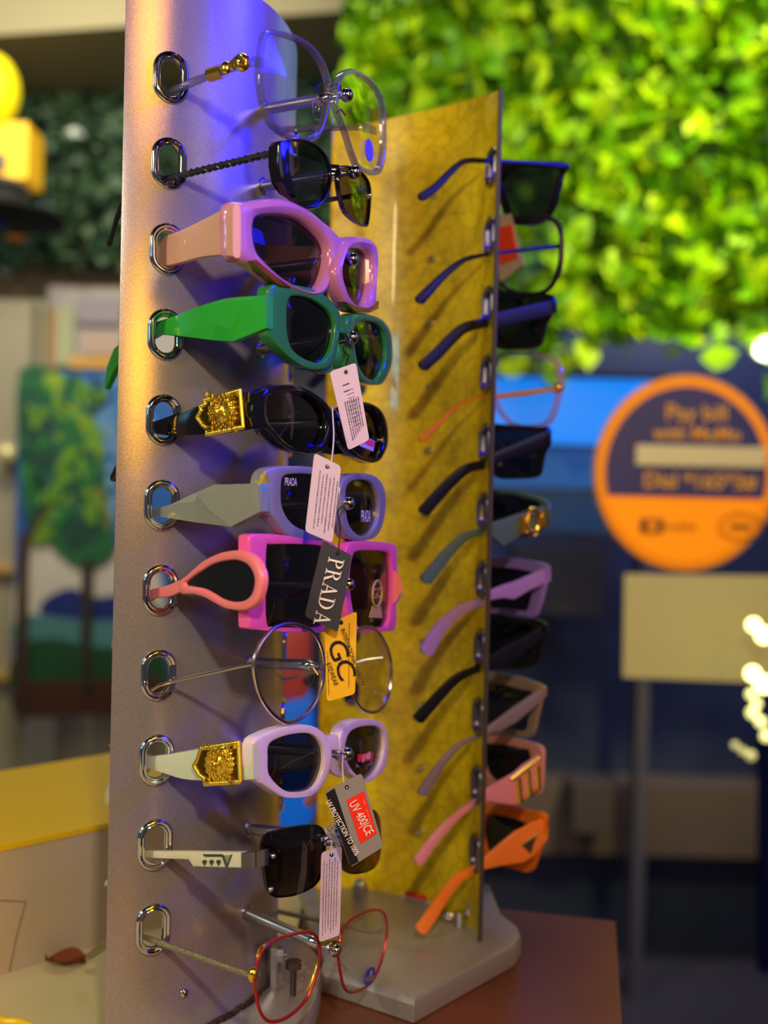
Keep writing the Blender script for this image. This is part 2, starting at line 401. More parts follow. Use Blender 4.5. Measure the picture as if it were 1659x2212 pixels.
hb = mesh_obj('hedge_backing', lambda bm: box(bm, (-0.10, 2.14, 0.36), (1.6, 2.20, 1.2)), mat('hedge_net', rgb(20, 34, 12), 0.9))
tag(hb, 'dark mesh board carrying the bright green leaf wall', 'board')
hb2 = mesh_obj('hedge_backing', lambda bm: box(bm, (-1.25, 2.68, 0.60), (0.0, 2.74, 1.03)), mat('hedge_net_dark', rgb(16, 24, 18), 0.9))
tag(hb2, 'dark board carrying the teal leaf wall on the left', 'board')

# ---- far left: door post, notices, painting, hat
def quad_y(px0, py0, px1, py1, y, th=0.02):
    a = ony(px0, py0, y); b = ony(px1, py1, y)
    return (min(a.x, b.x), y, min(a.z, b.z)), (max(a.x, b.x), y+th, max(a.z, b.z))
def flat_box(name, q, m, parent=None, kind=None): return mesh_obj(name, lambda bm: box(bm, *q), m, parent, None, kind)
fr = thing('cream_cabinet', 'tall cream cabinet front with thin rails at the far left edge', 'cabinet', ony(-20, 2100, 2.5))
flat_box('body', quad_y(-260, 640, 36, 2300, 2.50, 0.25), mat('cabinet_cream', rgb(160, 150, 122), 0.6), fr)
flat_box('rail', quad_y(-260, 1215, 40, 1238, 2.47, 0.03), mat('cabinet_rail', rgb(200, 160, 80), 0.4), fr)
flat_box('rail', quad_y(-260, 1450, 28, 1470, 2.47, 0.03), mat('cabinet_rail', rgb(200, 160, 80), 0.4), fr)
mesh_obj('knob', lambda bm: sphere(bm, ony(16, 980, 2.45), 0.026), mat('knob_brass', rgb(225, 215, 150), 0.25, 0.3), fr)
flat_box('upper_door', quad_y(-260, 640, 92, 800, 2.56, 0.05), mat('door_pale', rgb(176, 172, 138), 0.6), fr)
nt_ = thing('notice_board', 'pale notice board with taped papers below the dark leaf wall', 'board', ony(190, 795, 2.62))
flat_box('board', quad_y(104, 618, 420, 800, 2.64, 0.02), mat('board_grey', rgb(176, 166, 160), 0.7), nt_)
flat_box('paper', quad_y(165, 640, 262, 700, 2.62, 0.004), mat('paper_lilac', rgb(150, 140, 146), 0.7), nt_)
flat_box('paper', quad_y(122, 660, 158, 790, 2.62, 0.004), mat('paper_green', rgb(172, 176, 136), 0.7), nt_)
flat_box('paper', quad_y(180, 720, 262, 768, 2.62, 0.004), mat('paper_pink', rgb(186, 160, 140), 0.7), nt_)
flat_box('strip', quad_y(108, 668, 119, 795, 2.62, 0.004), mat('strip_peach', rgb(204, 150, 110), 0.7), nt_)
flat_box('strip', quad_y(150, 770, 420, 800, 2.615, 0.004), mat('strip_amber', rgb(214, 162, 70), 0.7), nt_)
YP = 2.40
pt = thing('landscape_painting', 'tall painting of green trees, blue water and brown ground at left', 'painting', ony(150, 1545, YP))
flat_box('canvas', quad_y(40, 798, 520, 1548, YP, 0.03), mat('paint_sky', rgb(20, 84, 160), 0.6, vary=0.35, vscale=6), pt)
def blob(name, pts, d, c, vary=0.35, vs=14):
    P = cat_closed([(x, y) for x, y in pts], 4); Q = [ony(p.x, p.y, YP-d) for p in P]
    mesh_obj(name, lambda bm: slab(bm, Q, V(0, 0.002, 0)), mat('paint_%d_%d_%d' % c, rgb(*c), 0.55, vary=vary, vscale=vs), pt, None)
blob('painted_cloud', [(205, 890), (270, 870), (330, 900), (330, 980), (250, 990), (215, 950)], .002, (84, 130, 176))
blob('painted_meadow', [(50, 1180), (110, 1150), (200, 1190), (330, 1200), (330, 1400), (50, 1400)], .003, (196, 186, 170), 0.15)
blob('painted_lake', [(92, 1300), (150, 1270), (200, 1290), (265, 1285), (330, 1300), (330, 1345), (110, 1335)], .005, (14, 34, 104))
blob('painted_water', [(48, 1330), (180, 1340), (330, 1345), (330, 1395), (48, 1400)], .006, (70, 120, 122))
blob('painted_bush', [(42, 1398), (120, 1380), (190, 1395), (250, 1400), (340, 1390), (340, 1500), (42, 1500)], .008, (12, 66, 34))
blob('painted_ground', [(42, 1480), (180, 1470), (340, 1465), (340, 1545), (180, 1546), (42, 1545)], .010, (64, 32, 12))
blob('painted_tree_crown', [(42, 805), (120, 800), (170, 850), (215, 930), (225, 1010), (235, 1120), (250, 1190), (190, 1230), (130, 1200), (90, 1150), (55, 1120), (42, 1000)], .012, (24, 92, 44), 0.5, 22)
blob('painted_dark_leaves', [(42, 900), (80, 850), (110, 900), (150, 1000), (200, 1080), (215, 1150), (150, 1190), (120, 1120), (60, 1090)], .014, (14, 58, 44), 0.4, 20)
blob('painted_leaf_highlight', [(95, 815), (135, 808), (175, 870), (215, 940), (222, 985), (190, 985), (165, 905), (110, 860)], .016, (120, 152, 8), 0.4, 20)
blob('painted_leaf_highlight', [(70, 1165), (100, 1110), (160, 1060), (172, 1078), (130, 1130), (95, 1175)], .016, (92, 130, 20), 0.3, 20)
blob('painted_leaf_highlight', [(200, 1050), (222, 1060), (240, 1140), (222, 1130)], .016, (110, 120, 24), 0.3, 20)
blob('painted_trunk', [(40, 1180), (58, 1150), (90, 1100), (98, 1110), (62, 1190), (58, 1520), (34, 1530)], .018, (58, 36, 26), 0.2)
blob('painted_trunk', [(176, 1250), (192, 1200), (200, 1230), (197, 1400), (200, 1480), (178, 1480)], .018, (44, 36, 28), 0.2)
def dabs(nm, n, seed, reg, cols, d):
    R = random.Random(seed)
    for ci, c in enumerate(cols):
        def f(bm):
            for i in range(n):
                x, y = R.uniform(reg[0], reg[2]), R.uniform(reg[1], reg[3]); w_, h_ = R.uniform(5, 14), R.uniform(9, 26); an = R.uniform(-.9, .9)
                slab(bm, [ony(x+w_*math.cos(k*math.pi/4)*math.cos(an)-h_*math.sin(k*math.pi/4)*math.sin(an), y+w_*math.cos(k*math.pi/4)*math.sin(an)+h_*math.sin(k*math.pi/4)*math.cos(an), YP-d-.0004*ci) for k in range(8)], V(0, .0003, 0))
        mesh_obj(nm, f, mat('dab_%d_%d_%d' % c, rgb(*c), .55), pt, None, 'stuff')
dabs('brush_dabs', 26, 2, (52, 815, 215, 1130), [(14, 70, 44), (30, 116, 40), (16, 84, 60), (92, 140, 16)], .017)
dabs('brush_dabs', 10, 5, (225, 820, 262, 1180), [(60, 120, 170), (110, 150, 180)], .004)
# hat on a stand and yellow lantern
ht = thing('hat', 'black wide-brimmed hat on a stand at the far left edge', 'hat', ony(10, 470, 1.6))
def hat(bm):
    c = ony(-6, 455, 1.6)
    rings = []
    for r, z in ((0.0005, .045), (.03, .045), (.045, .035), (.05, .012), (.06, .004), (.098, -.004), (.10, -.012), (.055, -.018), (.0005, -.018)):
        rings.append([c+V(math.cos(a*math.pi/16)*r, math.sin(a*math.pi/16)*r, z) for a in range(32)])
    loft(bm, rings)
mesh_obj('crown_and_brim', hat, mat('hat_felt', rgb(20, 19, 24), 0.8), ht)
mesh_obj('hat_band', lambda bm: tube(bm, [ony(-6, 455, 1.6)+V(math.cos(a*math.pi/16)*.052, math.sin(a*math.pi/16)*.052, .008) for a in range(32)], .004, 6, True), mat('band_navy', rgb(20, 22, 34), 0.6), ht)
hs = thing('hat_stand', 'slim blue stand carrying the black hat at far left', 'stand', ony(-6, 2200, 1.6))
mesh_obj('pole', lambda bm: tube(bm, [ony(-60, 478, 1.6), ony(-70, 2200, 1.6)], .017, 14), mat('stand_blue', rgb(20, 44, 120), 0.5), hs)
mesh_obj('scarf', lambda bm: sphere(bm, ony(-6, 478, 1.6), .02, (1, 1, .6)), mat('stand_blue', rgb(20, 44, 120), 0.5), hs)
mesh_obj('tassel', lambda bm: sphere(bm, ony(36, 497, 1.75), .017, (1, 1, 1.3)), mat('tassel_orange', rgb(226, 140, 20), 0.6), hs)
yl = thing('lantern', 'yellow paper lantern with square orange shade at the upper left edge', 'lantern', ony(5, 385, 2.2))
mesh_obj('globe', lambda bm: sphere(bm, ony(-16, 195, 2.2), .058, (.95, .95, 1.3)), mat('lantern_yellow', rgb(225, 210, 0), 0.6, emit=rgb(235, 215, 0), estr=0.5), yl)
mesh_obj('shade', lambda bm: box(bm, *quad_y(-60, 262, 58, 385, 2.2, .1)), mat('lantern_orange', rgb(240, 190, 30), 0.6, emit=rgb(235, 170, 20), estr=0.35), yl, 20)
mesh_obj('window_slot', lambda bm: box(bm, *quad_y(-20, 330, 8, 366, 2.19, .01)), BLACKM, yl)

# ---- far right: screen, round sign, card, lamps
sc = thing('display_screen', 'glowing blue screen behind the round orange sign', 'screen', ony(1250, 1075, 2.2))
flat_box('screen_housing', quad_y(1000, 800, 1440, 1165, 2.22, 0.05), mat('screen_black', rgb(14, 18, 30), 0.4), sc)
flat_box('screen_glass', quad_y(1010, 812, 1430, 965, 2.215, 0.006), mat('screen_blue', rgb(0, 60, 120), 0.3, emit=rgb(0, 138, 255), estr=0.95), sc)
flat_box('screen_fade_strip', quad_y(1010, 965, 1430, 1060, 2.215, 0.006), mat('screen_mid_blue', rgb(0, 40, 90), 0.3, emit=rgb(14, 84, 160), estr=0.7), sc)  # stepped darker blues paint the glow fading down the screen
flat_box('screen_fade_strip', quad_y(1010, 1060, 1430, 1155, 2.215, 0.006), mat('screen_low_blue', rgb(0, 30, 60), 0.3, emit=rgb(22, 48, 96), estr=0.6), sc)
YS = 1.42
sg = thing('round_sign', 'round orange and navy payment sign with a white strip across it', 'sign', ony(1482, 1240, YS))
cx, cy = 1482, 1022
def disc(bm, r, y, th, a0=0, a1=360, n=72, sxx=1.0):
    c = ony(cx, cy, y); P = [c+V(math.cos(math.radians(a0+(a1-a0)*i/n))*r*sxx, 0, math.sin(math.radians(a0+(a1-a0)*i/n))*r) for i in range(n+1 if a1-a0 < 360 else n)]
    slab(bm, P, V(0, th, 0))
rs_ = 213/F*YS
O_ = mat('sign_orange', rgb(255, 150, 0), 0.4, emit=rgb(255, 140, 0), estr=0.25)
mesh_obj('sign_edge', lambda bm: disc(bm, rs_, YS, .012, sxx=.93), mat('sign_edge_tan', rgb(200, 150, 70), 0.5), sg)
mesh_obj('sign_ring', lambda bm: disc(bm, rs_*.975, YS-.002, .004, sxx=.93), O_, sg)
def chordseg(bm, r, y, zc, upper, n=60):
    c = ony(cx, cy, y); a = math.asin(zc/r)
    A0, A1 = (a, math.pi-a) if upper else (math.pi-a, 2*math.pi+a)
    slab(bm, [c+V(math.cos(A0+(A1-A0)*i/n)*r*.93, 0, math.sin(A0+(A1-A0)*i/n)*r) for i in range(n+1)], V(0, .002, 0))
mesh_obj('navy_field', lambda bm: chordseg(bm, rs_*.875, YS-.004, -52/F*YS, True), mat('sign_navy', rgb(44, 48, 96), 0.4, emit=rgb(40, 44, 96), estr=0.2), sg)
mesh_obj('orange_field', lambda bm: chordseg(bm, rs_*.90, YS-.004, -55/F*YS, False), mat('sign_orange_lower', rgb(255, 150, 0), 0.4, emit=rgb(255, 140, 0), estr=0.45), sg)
EX, EZ = V(1, 0, 0), V(0, 0, 1)
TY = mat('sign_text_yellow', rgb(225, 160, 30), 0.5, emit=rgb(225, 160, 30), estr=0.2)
TN = mat('sign_text_brown', rgb(120, 80, 20), 0.5)
text_mesh('sign_text', 'Pay bill', ony(1505, 893, YS-.006), EX, EZ, 48/F*YS, TY, sg, bold=.01)
text_mesh('sign_text', 'with MoMo', ony(1506, 938, YS-.006), EX, EZ, 40/F*YS, TY, sg, bold=.015)
text_mesh('sign_text', 'Dial *165*3#', ony(1512, 1041, YS-.006), EX, EZ, 46/F*YS, TY, sg, bold=.015)
text_mesh('sign_text', 'mobile', ony(1467, 1137, YS-.006), EX, EZ, 28/F*YS, TN, sg)
flat_box('white_strip', quad_y(1375, 960, 1652, 1010, YS-.008, .003), mat('strip_cream', rgb(240, 226, 170), 0.6), sg)
flat_box('sign_emblem', quad_y(1384, 1120, 1432, 1152, YS-.006, .002), mat('emblem_brown', rgb(70, 54, 40), 0.6), sg)
flat_box('emblem_face', quad_y(1398, 1126, 1420, 1146, YS-.008, .002), O_, sg)
mesh_obj('sign_emblem_ring', lambda bm: tube(bm, [ony(1600, 1138, YS-.006)+V(math.cos(a*math.pi/18)*.028, 0, math.sin(a*math.pi/18)*.017) for a in range(36)], .0012, 6, True), TN, sg)
flat_box('sign_emblem_bar', quad_y(1578, 1132, 1622, 1144, YS-.006, .002), TN, sg)
cdp = mesh_obj('card', lambda bm: slab(bm, [ony(1350, 1240, YS), ony(1760, 1245, YS), ony(1760, 1480, YS), ony(1346, 1463, YS)], V(0, .004, 0)), mat('card_cream', rgb(214, 204, 140), 0.7, vary=0.06, vscale=8))
tag(cdp, 'blank cream card hanging just below the round orange sign', 'card')
lb = thing('round_lamp', 'glowing white round lamp at the right edge above the sign', 'lamp', ony(1655, 790, 1.9))
mesh_obj('bulb', lambda bm: sphere(bm, ony(1656, 750, 1.9), .022), mat('bulb_white', (1, 1, .8, 1), 0.4, emit=(1, .95, .7, 1), estr=6), lb)
mesh_obj('bulb_holder', lambda bm: tube(bm, [ony(1656, 722, 1.92), ony(1656, 700, 1.92)], .01, 12), BLACKM, lb)
for i, (x, y, r) in enumerate([(1628, 1350, .011), (1650, 1372, .013), (1626, 1455, .012), (1650, 1478, .014), (1622, 1500, .008), (1626, 1540, .010), (1644, 1560, .009), (1634, 1520, .008), (1588, 1610, .006), (1604, 1622, .006), (1622, 1632, .008), (1655, 1590, .009)]):
    st_ = 5.0 if i < 4 else (1.6 if i < 8 or i == 11 else .5)
    o = mesh_obj('fairy_light', lambda bm: sphere(bm, ony(x, y, 1.30), r*.76, seg=14, rg=8), mat('fairy_glow_%d' % int(st_*10), (1, 1, .5, 1), 0.4, emit=(1, .95, .35, 1), estr=st_))
    tag(o, ['upper bright fairy light at left of the top pair at the right edge', 'large bright fairy light at right of the top pair at the right edge', 'bright fairy light at left of the second pair at the right edge', 'largest bright fairy light in the second pair at the right edge', 'small yellow fairy light directly under the second bright pair', 'yellow fairy light leftmost in the middle of the string', 'yellow fairy light right of middle, just above the navy drape', 'faint yellow fairy light between the second pair and the middle one', 'tiny dim fairy light farthest left, beside the drape', 'tiny dim fairy light second from left, beside the drape', 'dim fairy light third from left, touching the drape', 'lowest warm fairy light at the right edge over the drape'][i], 'light', 'fairy lights at the right edge')
pl_ = thing('hanging_drape', 'narrow navy drape at the right edge under the fairy lights', 'drape', ony(1665, 2150, 1.75))
def drape(bm):
    top = []; 
    P = []
    for i in range(25):
        x = 1636+i*6; P.append(ony(x, 1600, 1.75)+V(0, .012*math.sin(i*1.3), 0))
    rings = []
    for k in range(8):
        rings.append([V(p.x+0.010*k/8, p.y, p.z-0.055*k) for p in P])
    loft(bm, rings, False, False, False)
    bmesh.ops.solidify(bm, geom=bm.faces[:], thickness=0.004)
mesh_obj('cloth', drape, mat('drape_navy', rgb(18, 26, 110), 0.7), pl_)
mesh_obj('hem_rod', lambda bm: tube(bm, [ony(1632, 1596, 1.75), ony(1790, 1596, 1.75)], .005, 10), BLACKM, pl_)
# dim things standing far behind the glass
for i, (x0, y0, x1, y1, c, l) in enumerate([(1110, 1180, 1300, 1330, (38, 34, 40), 'low dark crate far behind beside the card'), (1240, 1700, 1320, 1800, (70, 58, 64), 'small brown box far behind near the pole')]):
    o = mesh_obj('crate', lambda bm: box(bm, *quad_y(x0, y0, x1, y1, 2.9, .15)), mat('far_crate_%d' % i, rgb(*c), 0.7)); tag(o, l, 'crate')
# red and blue packet seen in the slit between the two panels
pk = thing('packet', 'soft red and blue packet seen in the slit between the two panels', 'packet', ony(640, 1590, 1.05))
def pill(bm, pts):
    P = cat_closed(pts, 4); slab(bm, [ony(p.x, p.y, 1.05) for p in P], V(0, .05, 0), .006)
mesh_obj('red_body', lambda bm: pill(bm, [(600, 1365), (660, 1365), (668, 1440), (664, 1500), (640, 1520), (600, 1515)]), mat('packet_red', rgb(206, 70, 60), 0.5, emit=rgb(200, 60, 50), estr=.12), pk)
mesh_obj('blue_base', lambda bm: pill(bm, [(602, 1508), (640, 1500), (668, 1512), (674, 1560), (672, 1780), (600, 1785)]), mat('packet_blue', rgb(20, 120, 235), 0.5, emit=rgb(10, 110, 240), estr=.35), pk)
# ================================================================== COUNTER AND BOX
ZT = -0.262; ZB = -0.250
WOOD = mat('table_wood', rgb(112, 58, 34), 0.35, vary=0.35, vscale=14, bump=.05)
tb = thing('table', 'reddish brown wooden table under the eyewear racks', 'table', (0.0, 0.5, -1.35))
a = onz(1330, 1988, ZT); b = onz(1345, 2212, ZT); dx = (a-b).normalized()
P = [onz(1055, 1958, ZT), a, a-dx*0.75, V(-0.045, a.y-0.75, ZT), V(-0.045, 0.70, ZT)]
P[-1] = V(-0.045, onz(1055, 1958, ZT).y+0.004, ZT)
mesh_obj('tabletop', lambda bm: slab(bm, P, V(0, 0, -.025), .0015), WOOD, tb)
for sx_, sy_ in ((0.09, .63), (0.02, .63), (0.05, 0.05), (-.02, 0.05)):
    mesh_obj('leg', lambda bm: box(bm, (sx_-.02, sy_-.02, -1.35), (sx_+.02, sy_+.02, ZT-.024)), WOOD, tb)
BEI = mat('counter_beige', rgb(196, 184, 140), 0.55, vary=.08, vscale=9)
ct = mesh_obj('counter', lambda bm: (box(bm, (-1.2, 0.0, ZT-.03), (-0.047, 0.80, ZT)), box(bm, (-1.15, .05, -1.35), (-.07, .76, ZT-.031))), BEI)
tag(ct, 'pale beige counter top at the lower left beside the table', 'counter')
# white box; the yellow slab on top has warm light put into its colour
zt = -0.192
fl, fr_ = onz(-160, 2155, ZT), onz(235, 2037, ZT); e = (fr_-fl).normalized(); nb = V(-e.y, e.x, 0)
bl = bpy.data.objects
P = [fl, fr_+e*.10, fr_+e*.10+nb*.15, fl+nb*.15]
bx = thing('carton_box', 'cream carton, its top coloured by yellow light, on the beige counter', 'box', tuple((P[0]+P[2])/2))
P = [V(p.x, p.y, ZT) for p in P]
mesh_obj('carton_body', lambda bm: slab(bm, P, V(0, 0, zt-ZT-.002), .0), mat('carton_cream', rgb(190, 170, 140), 0.6), bx, 20)
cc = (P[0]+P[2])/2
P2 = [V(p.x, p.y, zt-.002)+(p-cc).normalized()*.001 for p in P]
mesh_obj('lit_top', lambda bm: slab(bm, P2, V(0, 0, .003)), mat('top_yellow_light', rgb(235, 190, 0), 0.35, vary=.12, vscale=6), bx, 20)
def seam(bm):
    q = [onplane(0, 1945, (fl.x, fl.y), (fr_.x, fr_.y)), onplane(55, 1948, (fl.x, fl.y), (fr_.x, fr_.y)), onplane(38, 2010, (fl.x, fl.y), (fr_.x, fr_.y)), onplane(20, 2098, (fl.x, fl.y), (fr_.x, fr_.y))]
    tube(bm, [p-nb*.0001 for p in q], .0003, 5)
mesh_obj('flap_seam', seam, mat('seam_brown', rgb(110, 90, 70), .7), bx)
# dry leaf on the counter
def leafm(bm):
    A, B = onz(98, 2074, ZT+.002), onz(186, 2078, ZT+.002); d = B-A; s = V(-d.y, d.x, 0)*1.1
    up_, lo = [], []
    n = 9
    for side in (1, -1):
        pass
    rings = []
    for i in range(n):
        t = i/(n-1); w = math.sin(math.pi*t)**.8*.45+.01
        c = A.lerp(B, t); rings.append([c+s*w+V(0, 0, .003*math.sin(3*t)), c+V(0, 0, -.0005), c-s*w+V(0, 0, .0045)])
    loft(bm, rings, False, False, False)
    bmesh.ops.solidify(bm, geom=bm.faces[:], thickness=0.0004)
lf = mesh_obj('dry_leaf', leafm, mat('leaf_brown', rgb(160, 86, 40), .6, vary=.5, vscale=60))
tag(lf, 'curled dry brown leaf lying by the foot of the cream carton', 'leaf')
cord = mesh_obj('cord', lambda bm: tube(bm, cat_open([onz(-60, 2170, ZT+.002), onz(0, 2203, ZT+.002), onz(40, 2208, ZT+.002), onz(75, 2222, ZT+.002), onz(120, 2250, ZT+.002)]), .0018, 10), mat('cord_yellow', rgb(240, 205, 0), .35))
tag(cord, 'bright yellow cord lying across the lower left corner', 'cord')

# ================================================================== RACKS
def silver_panel_mat():
    m = mat('silver_sheet', (0.60, 0.565, 0.62, 1), 0.19, 0.5, bump=.05, bscale=2500)
    nt = m.node_tree; b = nt.nodes['Principled BSDF']; tc = [n for n in nt.nodes if n.type == 'TEX_COORD'][0]
    n = nt.nodes.new('ShaderNodeTexNoise'); n.inputs['Scale'].default_value = 1900; n.inputs['Detail'].default_value = 2
    cr = nt.nodes.new('ShaderNodeValToRGB'); cr.color_ramp.elements[0].position = .35; cr.color_ramp.elements[1].position = .68
    cr.color_ramp.elements[0].color = (.30, .28, .29, 1); cr.color_ramp.elements[1].color = (.40, .375, .385, 1)
    nt.links.new(tc.outputs['Object'], n.inputs['Vector']); nt.links.new(n.outputs['Fac'], cr.inputs[0]); nt.links.new(cr.outputs[0], b.inputs['Base Color'])
    return m
SILV = silver_panel_mat()
def yellow_panel_mat():
    m = mat('yellow_marbled_sheet', rgb(200, 160, 10), 0.30, 0.0, coat=.3)
    nt = m.node_tree; b = nt.nodes['Principled BSDF']; tc = [n for n in nt.nodes if n.type == 'TEX_COORD'][0]
    v = nt.nodes.new('ShaderNodeTexNoise'); v.inputs['Scale'].default_value = 55; v.inputs['Detail'].default_value = 8; v.inputs['Roughness'].default_value = .65; v.inputs['Distortion'].default_value = .3
    cr = nt.nodes.new('ShaderNodeValToRGB'); e = cr.color_ramp.elements
    e[0].position = .30; e[0].color = (.48, .34, .003, 1); e[1].position = .62; e[1].color = (.80, .62, .006, 1)
    x = e.new(.44); x.color = (.68, .51, .004, 1)
    nt.links.new(tc.outputs['Object'], v.inputs['Vector']); nt.links.new(v.outputs['Fac'], cr.inputs[0])
    vo = nt.nodes.new('ShaderNodeTexVoronoi'); vo.feature = 'DISTANCE_TO_EDGE'; vo.inputs['Scale'].default_value = 95
    ad = nt.nodes.new('ShaderNodeMixRGB'); ad.blend_type = 'ADD'; ad.inputs[0].default_value = .02
    nt.links.new(tc.outputs['Object'], ad.inputs[1]); nt.links.new(v.outputs['Color'], ad.inputs[2]); nt.links.new(ad.outputs[0], vo.inputs['Vector'])
    c2 = nt.nodes.new('ShaderNodeValToRGB'); c2.color_ramp.elements[0].color = (.62, .55, .5, 1); c2.color_ramp.elements[1].color = (1, 1, 1, 1); c2.color_ramp.elements[1].position = .10
    mu = nt.nodes.new('ShaderNodeMixRGB'); mu.blend_type = 'MULTIPLY'; mu.inputs[0].default_value = .7
    nt.links.new(vo.outputs['Distance'], c2.inputs[0]); nt.links.new(cr.outputs[0], mu.inputs[1]); nt.links.new(c2.outputs[0], mu.inputs[2]); nt.links.new(mu.outputs[0], b.inputs['Base Color'])
    return m
YEL = yellow_panel_mat()
def curved_panel(name, C, R, th0, th1, holes, hw, zrows, ztop, zbot, cell, m, parent, th=.0012):
    """sheet on an upright cylinder (two skins and a lip); holes = angles (deg) of the eyelet columns"""
    bm = bmesh.new(); W2 = .0125
    dth = math.degrees(W2/R)
    cuts = [th0]
    for h in holes: cuts += [h-dth, h+dth]
    cuts.append(th1)
    zhi = max(zrows)+cell/2; zlo = min(zrows)-cell/2
    for rr in (R+th/2, R-th/2):
        def P(t, z): a = math.radians(t); return V(C[0]+rr*math.cos(a), C[1]+rr*math.sin(a), z)
        def strip(a, b, z0, z1, nz):
            n = max(6, int((b-a)/1.5)+1)
            zt = lambda t: z1(t) if callable(z1) else z1
            g = [[bm.verts.new(P(a+(b-a)*i/n, z0*(1-k/nz)+zt(a+(b-a)*i/n)*k/nz)) for k in range(nz+1)] for i in range(n+1)]
            for i in range(n):
                for k in range(nz): bm.faces.new((g[i][k], g[i+1][k], g[i+1][k+1], g[i][k+1]))
        for i in range(0, len(cuts), 2): strip(cuts[i], cuts[i+1], zbot, ztop, 1)
        for h in holes:
            strip(h-dth, h+dth, zhi, ztop, 1); strip(h-dth, h+dth, zbot, zlo, 1)
            for zc in zrows:
                N = 64; ca_ = math.atan2(cell/2, W2)
                angs = [2*math.pi*(j+.5)/N for j in range(N)]
                for cang in (ca_, math.pi-ca_, math.pi+ca_, 2*math.pi-ca_):
                    j = min(range(N), key=lambda q: abs(angs[q]-cang)); angs[j] = cang
                rings = []
                for k in range(6):
                    f = k/5; ring = []
                    for a in angs:
                        ca, sa = math.cos(a), math.sin(a); r_, hl = hw
                        ix = r_*ca; iz = r_*sa + hl*(1 if sa > 0 else -1)
                        m_ = max(abs(ca)/W2, abs(sa)/(cell/2)); ox, oz = ca/m_, sa/m_
                        x = ix+(ox-ix)*f; z = iz+(oz-iz)*f
                        ring.append(P(h+math.degrees(x/rr*rr/R), zc+z))
                    rings.append(ring)
                loft(bm, rings, True, False, False)
    # lip along the top and down both sides
    def Q(t, z, r_): a = math.radians(t); return V(C[0]+r_*math.cos(a), C[1]+r_*math.sin(a), z)
    n = 60; ts = [th0+(th1-th0)*i/n for i in range(n+1)]; ri, ro = R-th/2, R+th/2
    for a_, b_ in zip(ts[:-1], ts[1:]):
        bm.faces.new([bm.verts.new(p) for p in (Q(a_, ztop(a_), ri), Q(b_, ztop(b_), ri), Q(b_, ztop(b_), ro), Q(a_, ztop(a_), ro))])
    for t in (th0, th1):
        bm.faces.new([bm.verts.new(p) for p in (Q(t, zbot, ri), Q(t, zbot, ro), Q(t, ztop(t), ro), Q(t, ztop(t), ri))])
    bmesh.ops.remove_doubles(bm, verts=bm.verts[:], dist=2e-6)
    cen = V(C[0], C[1], 0)
    bm.normal_update()
    for f in bm.faces:
        c = f.calc_center_median(); d = V(c.x-C[0], c.y-C[1], 0)
        if abs(f.normal.z) < .5 and abs(f.normal.dot(d.normalized())) > .7:
            want = 1 if d.length > R else -1
            if f.normal.dot(d)*want < 0: f.normal_flip()
    o = link(name, bm, m, parent, None)
    me = o.data
    off = o.matrix_basis.translation + (parent.location if parent else V(0, 0, 0))
    nn = []
    for p in me.polygons:
        p.use_smooth = True
    for p in me.polygons:
        rad = V(p.center.x+off.x-C[0], p.center.y+off.y-C[1], 0)
        skin = abs(p.normal.z) < .5 and abs(p.normal.dot(rad.normalized())) > .7
        for li in p.loop_indices:
            if skin:
                v = me.vertices[me.loops[li].vertex_index].co; d = V(v.x+off.x-C[0], v.y+off.y-C[1], 0).normalized()
                nn.append(d if rad.length > R else -d)
            else: nn.append(p.normal.copy())
    me.normals_split_custom_set(nn)
    return o
def grommet(name, C, R, t, zc, out, parent, em=None):
    def P(dx, z, d): a = math.radians(t)+dx/R; return V(C[0]+(R+d)*math.cos(a), C[1]+(R+d)*math.sin(a), zc+z)
    bm = bmesh.new(); N = 56
    for side in ((out, -out) if out else (1,)):
        prof = [(.0048, -.0010), (.0047, .0006), (.0050, .0014), (.0056, .0018), (.0061, .0015), (.0064, .0017), (.0071, .0023), (.0078, .0021), (.0083, .0012), (.0085, .0002), (.0085, -.0004)]
        rings = []
        for j in range(N):
            a = 2*math.pi*(j+.5)/N; ca, sa = math.cos(a), math.sin(a); sg_ = 1 if sa > 0 else -1
            rings.append([P(r_*ca, r_*sa+.0034*sg_, d*side) for r_, d in prof])
        loft(bm, rings, False, True, False)
    bmesh.ops.recalc_face_normals(bm, faces=bm.faces[:])
    return link(name, bm, em or CHROME, parent, 50)
CA = (-0.1546, 0.5684); RA = 0.102
pitch = 183.7*.4819/F
ROWZ = [ (1073-(173+183.7*k))*.4819/F for k in range(11)]
rackA = thing('eyewear_rack', 'tall curved silver eyewear rack with chrome eyelets, nearest to the camera', 'display rack', (CA[0]+.03, CA[1], ZT))
pA = curved_panel('curved_panel', CA, RA, -69.7, 17.5, (-58.0, 5.0), (.0052, .0034), ROWZ, lambda t: .236+.006*math.cos(math.radians((t+26.6)*2)), ZB, pitch, SILV, rackA)
for z in ROWZ:
    grommet('eyelet', CA, RA, -58.0, z, 1, rackA); grommet('eyelet', CA, RA, 5.0, z, 1, rackA)
def rim_edge(bm):
    a = math.radians(-69.7); tube(bm, [V(CA[0]+RA*math.cos(a), CA[1]+RA*math.sin(a), z) for z in (ZB, 0, .23)], .0009, 8)
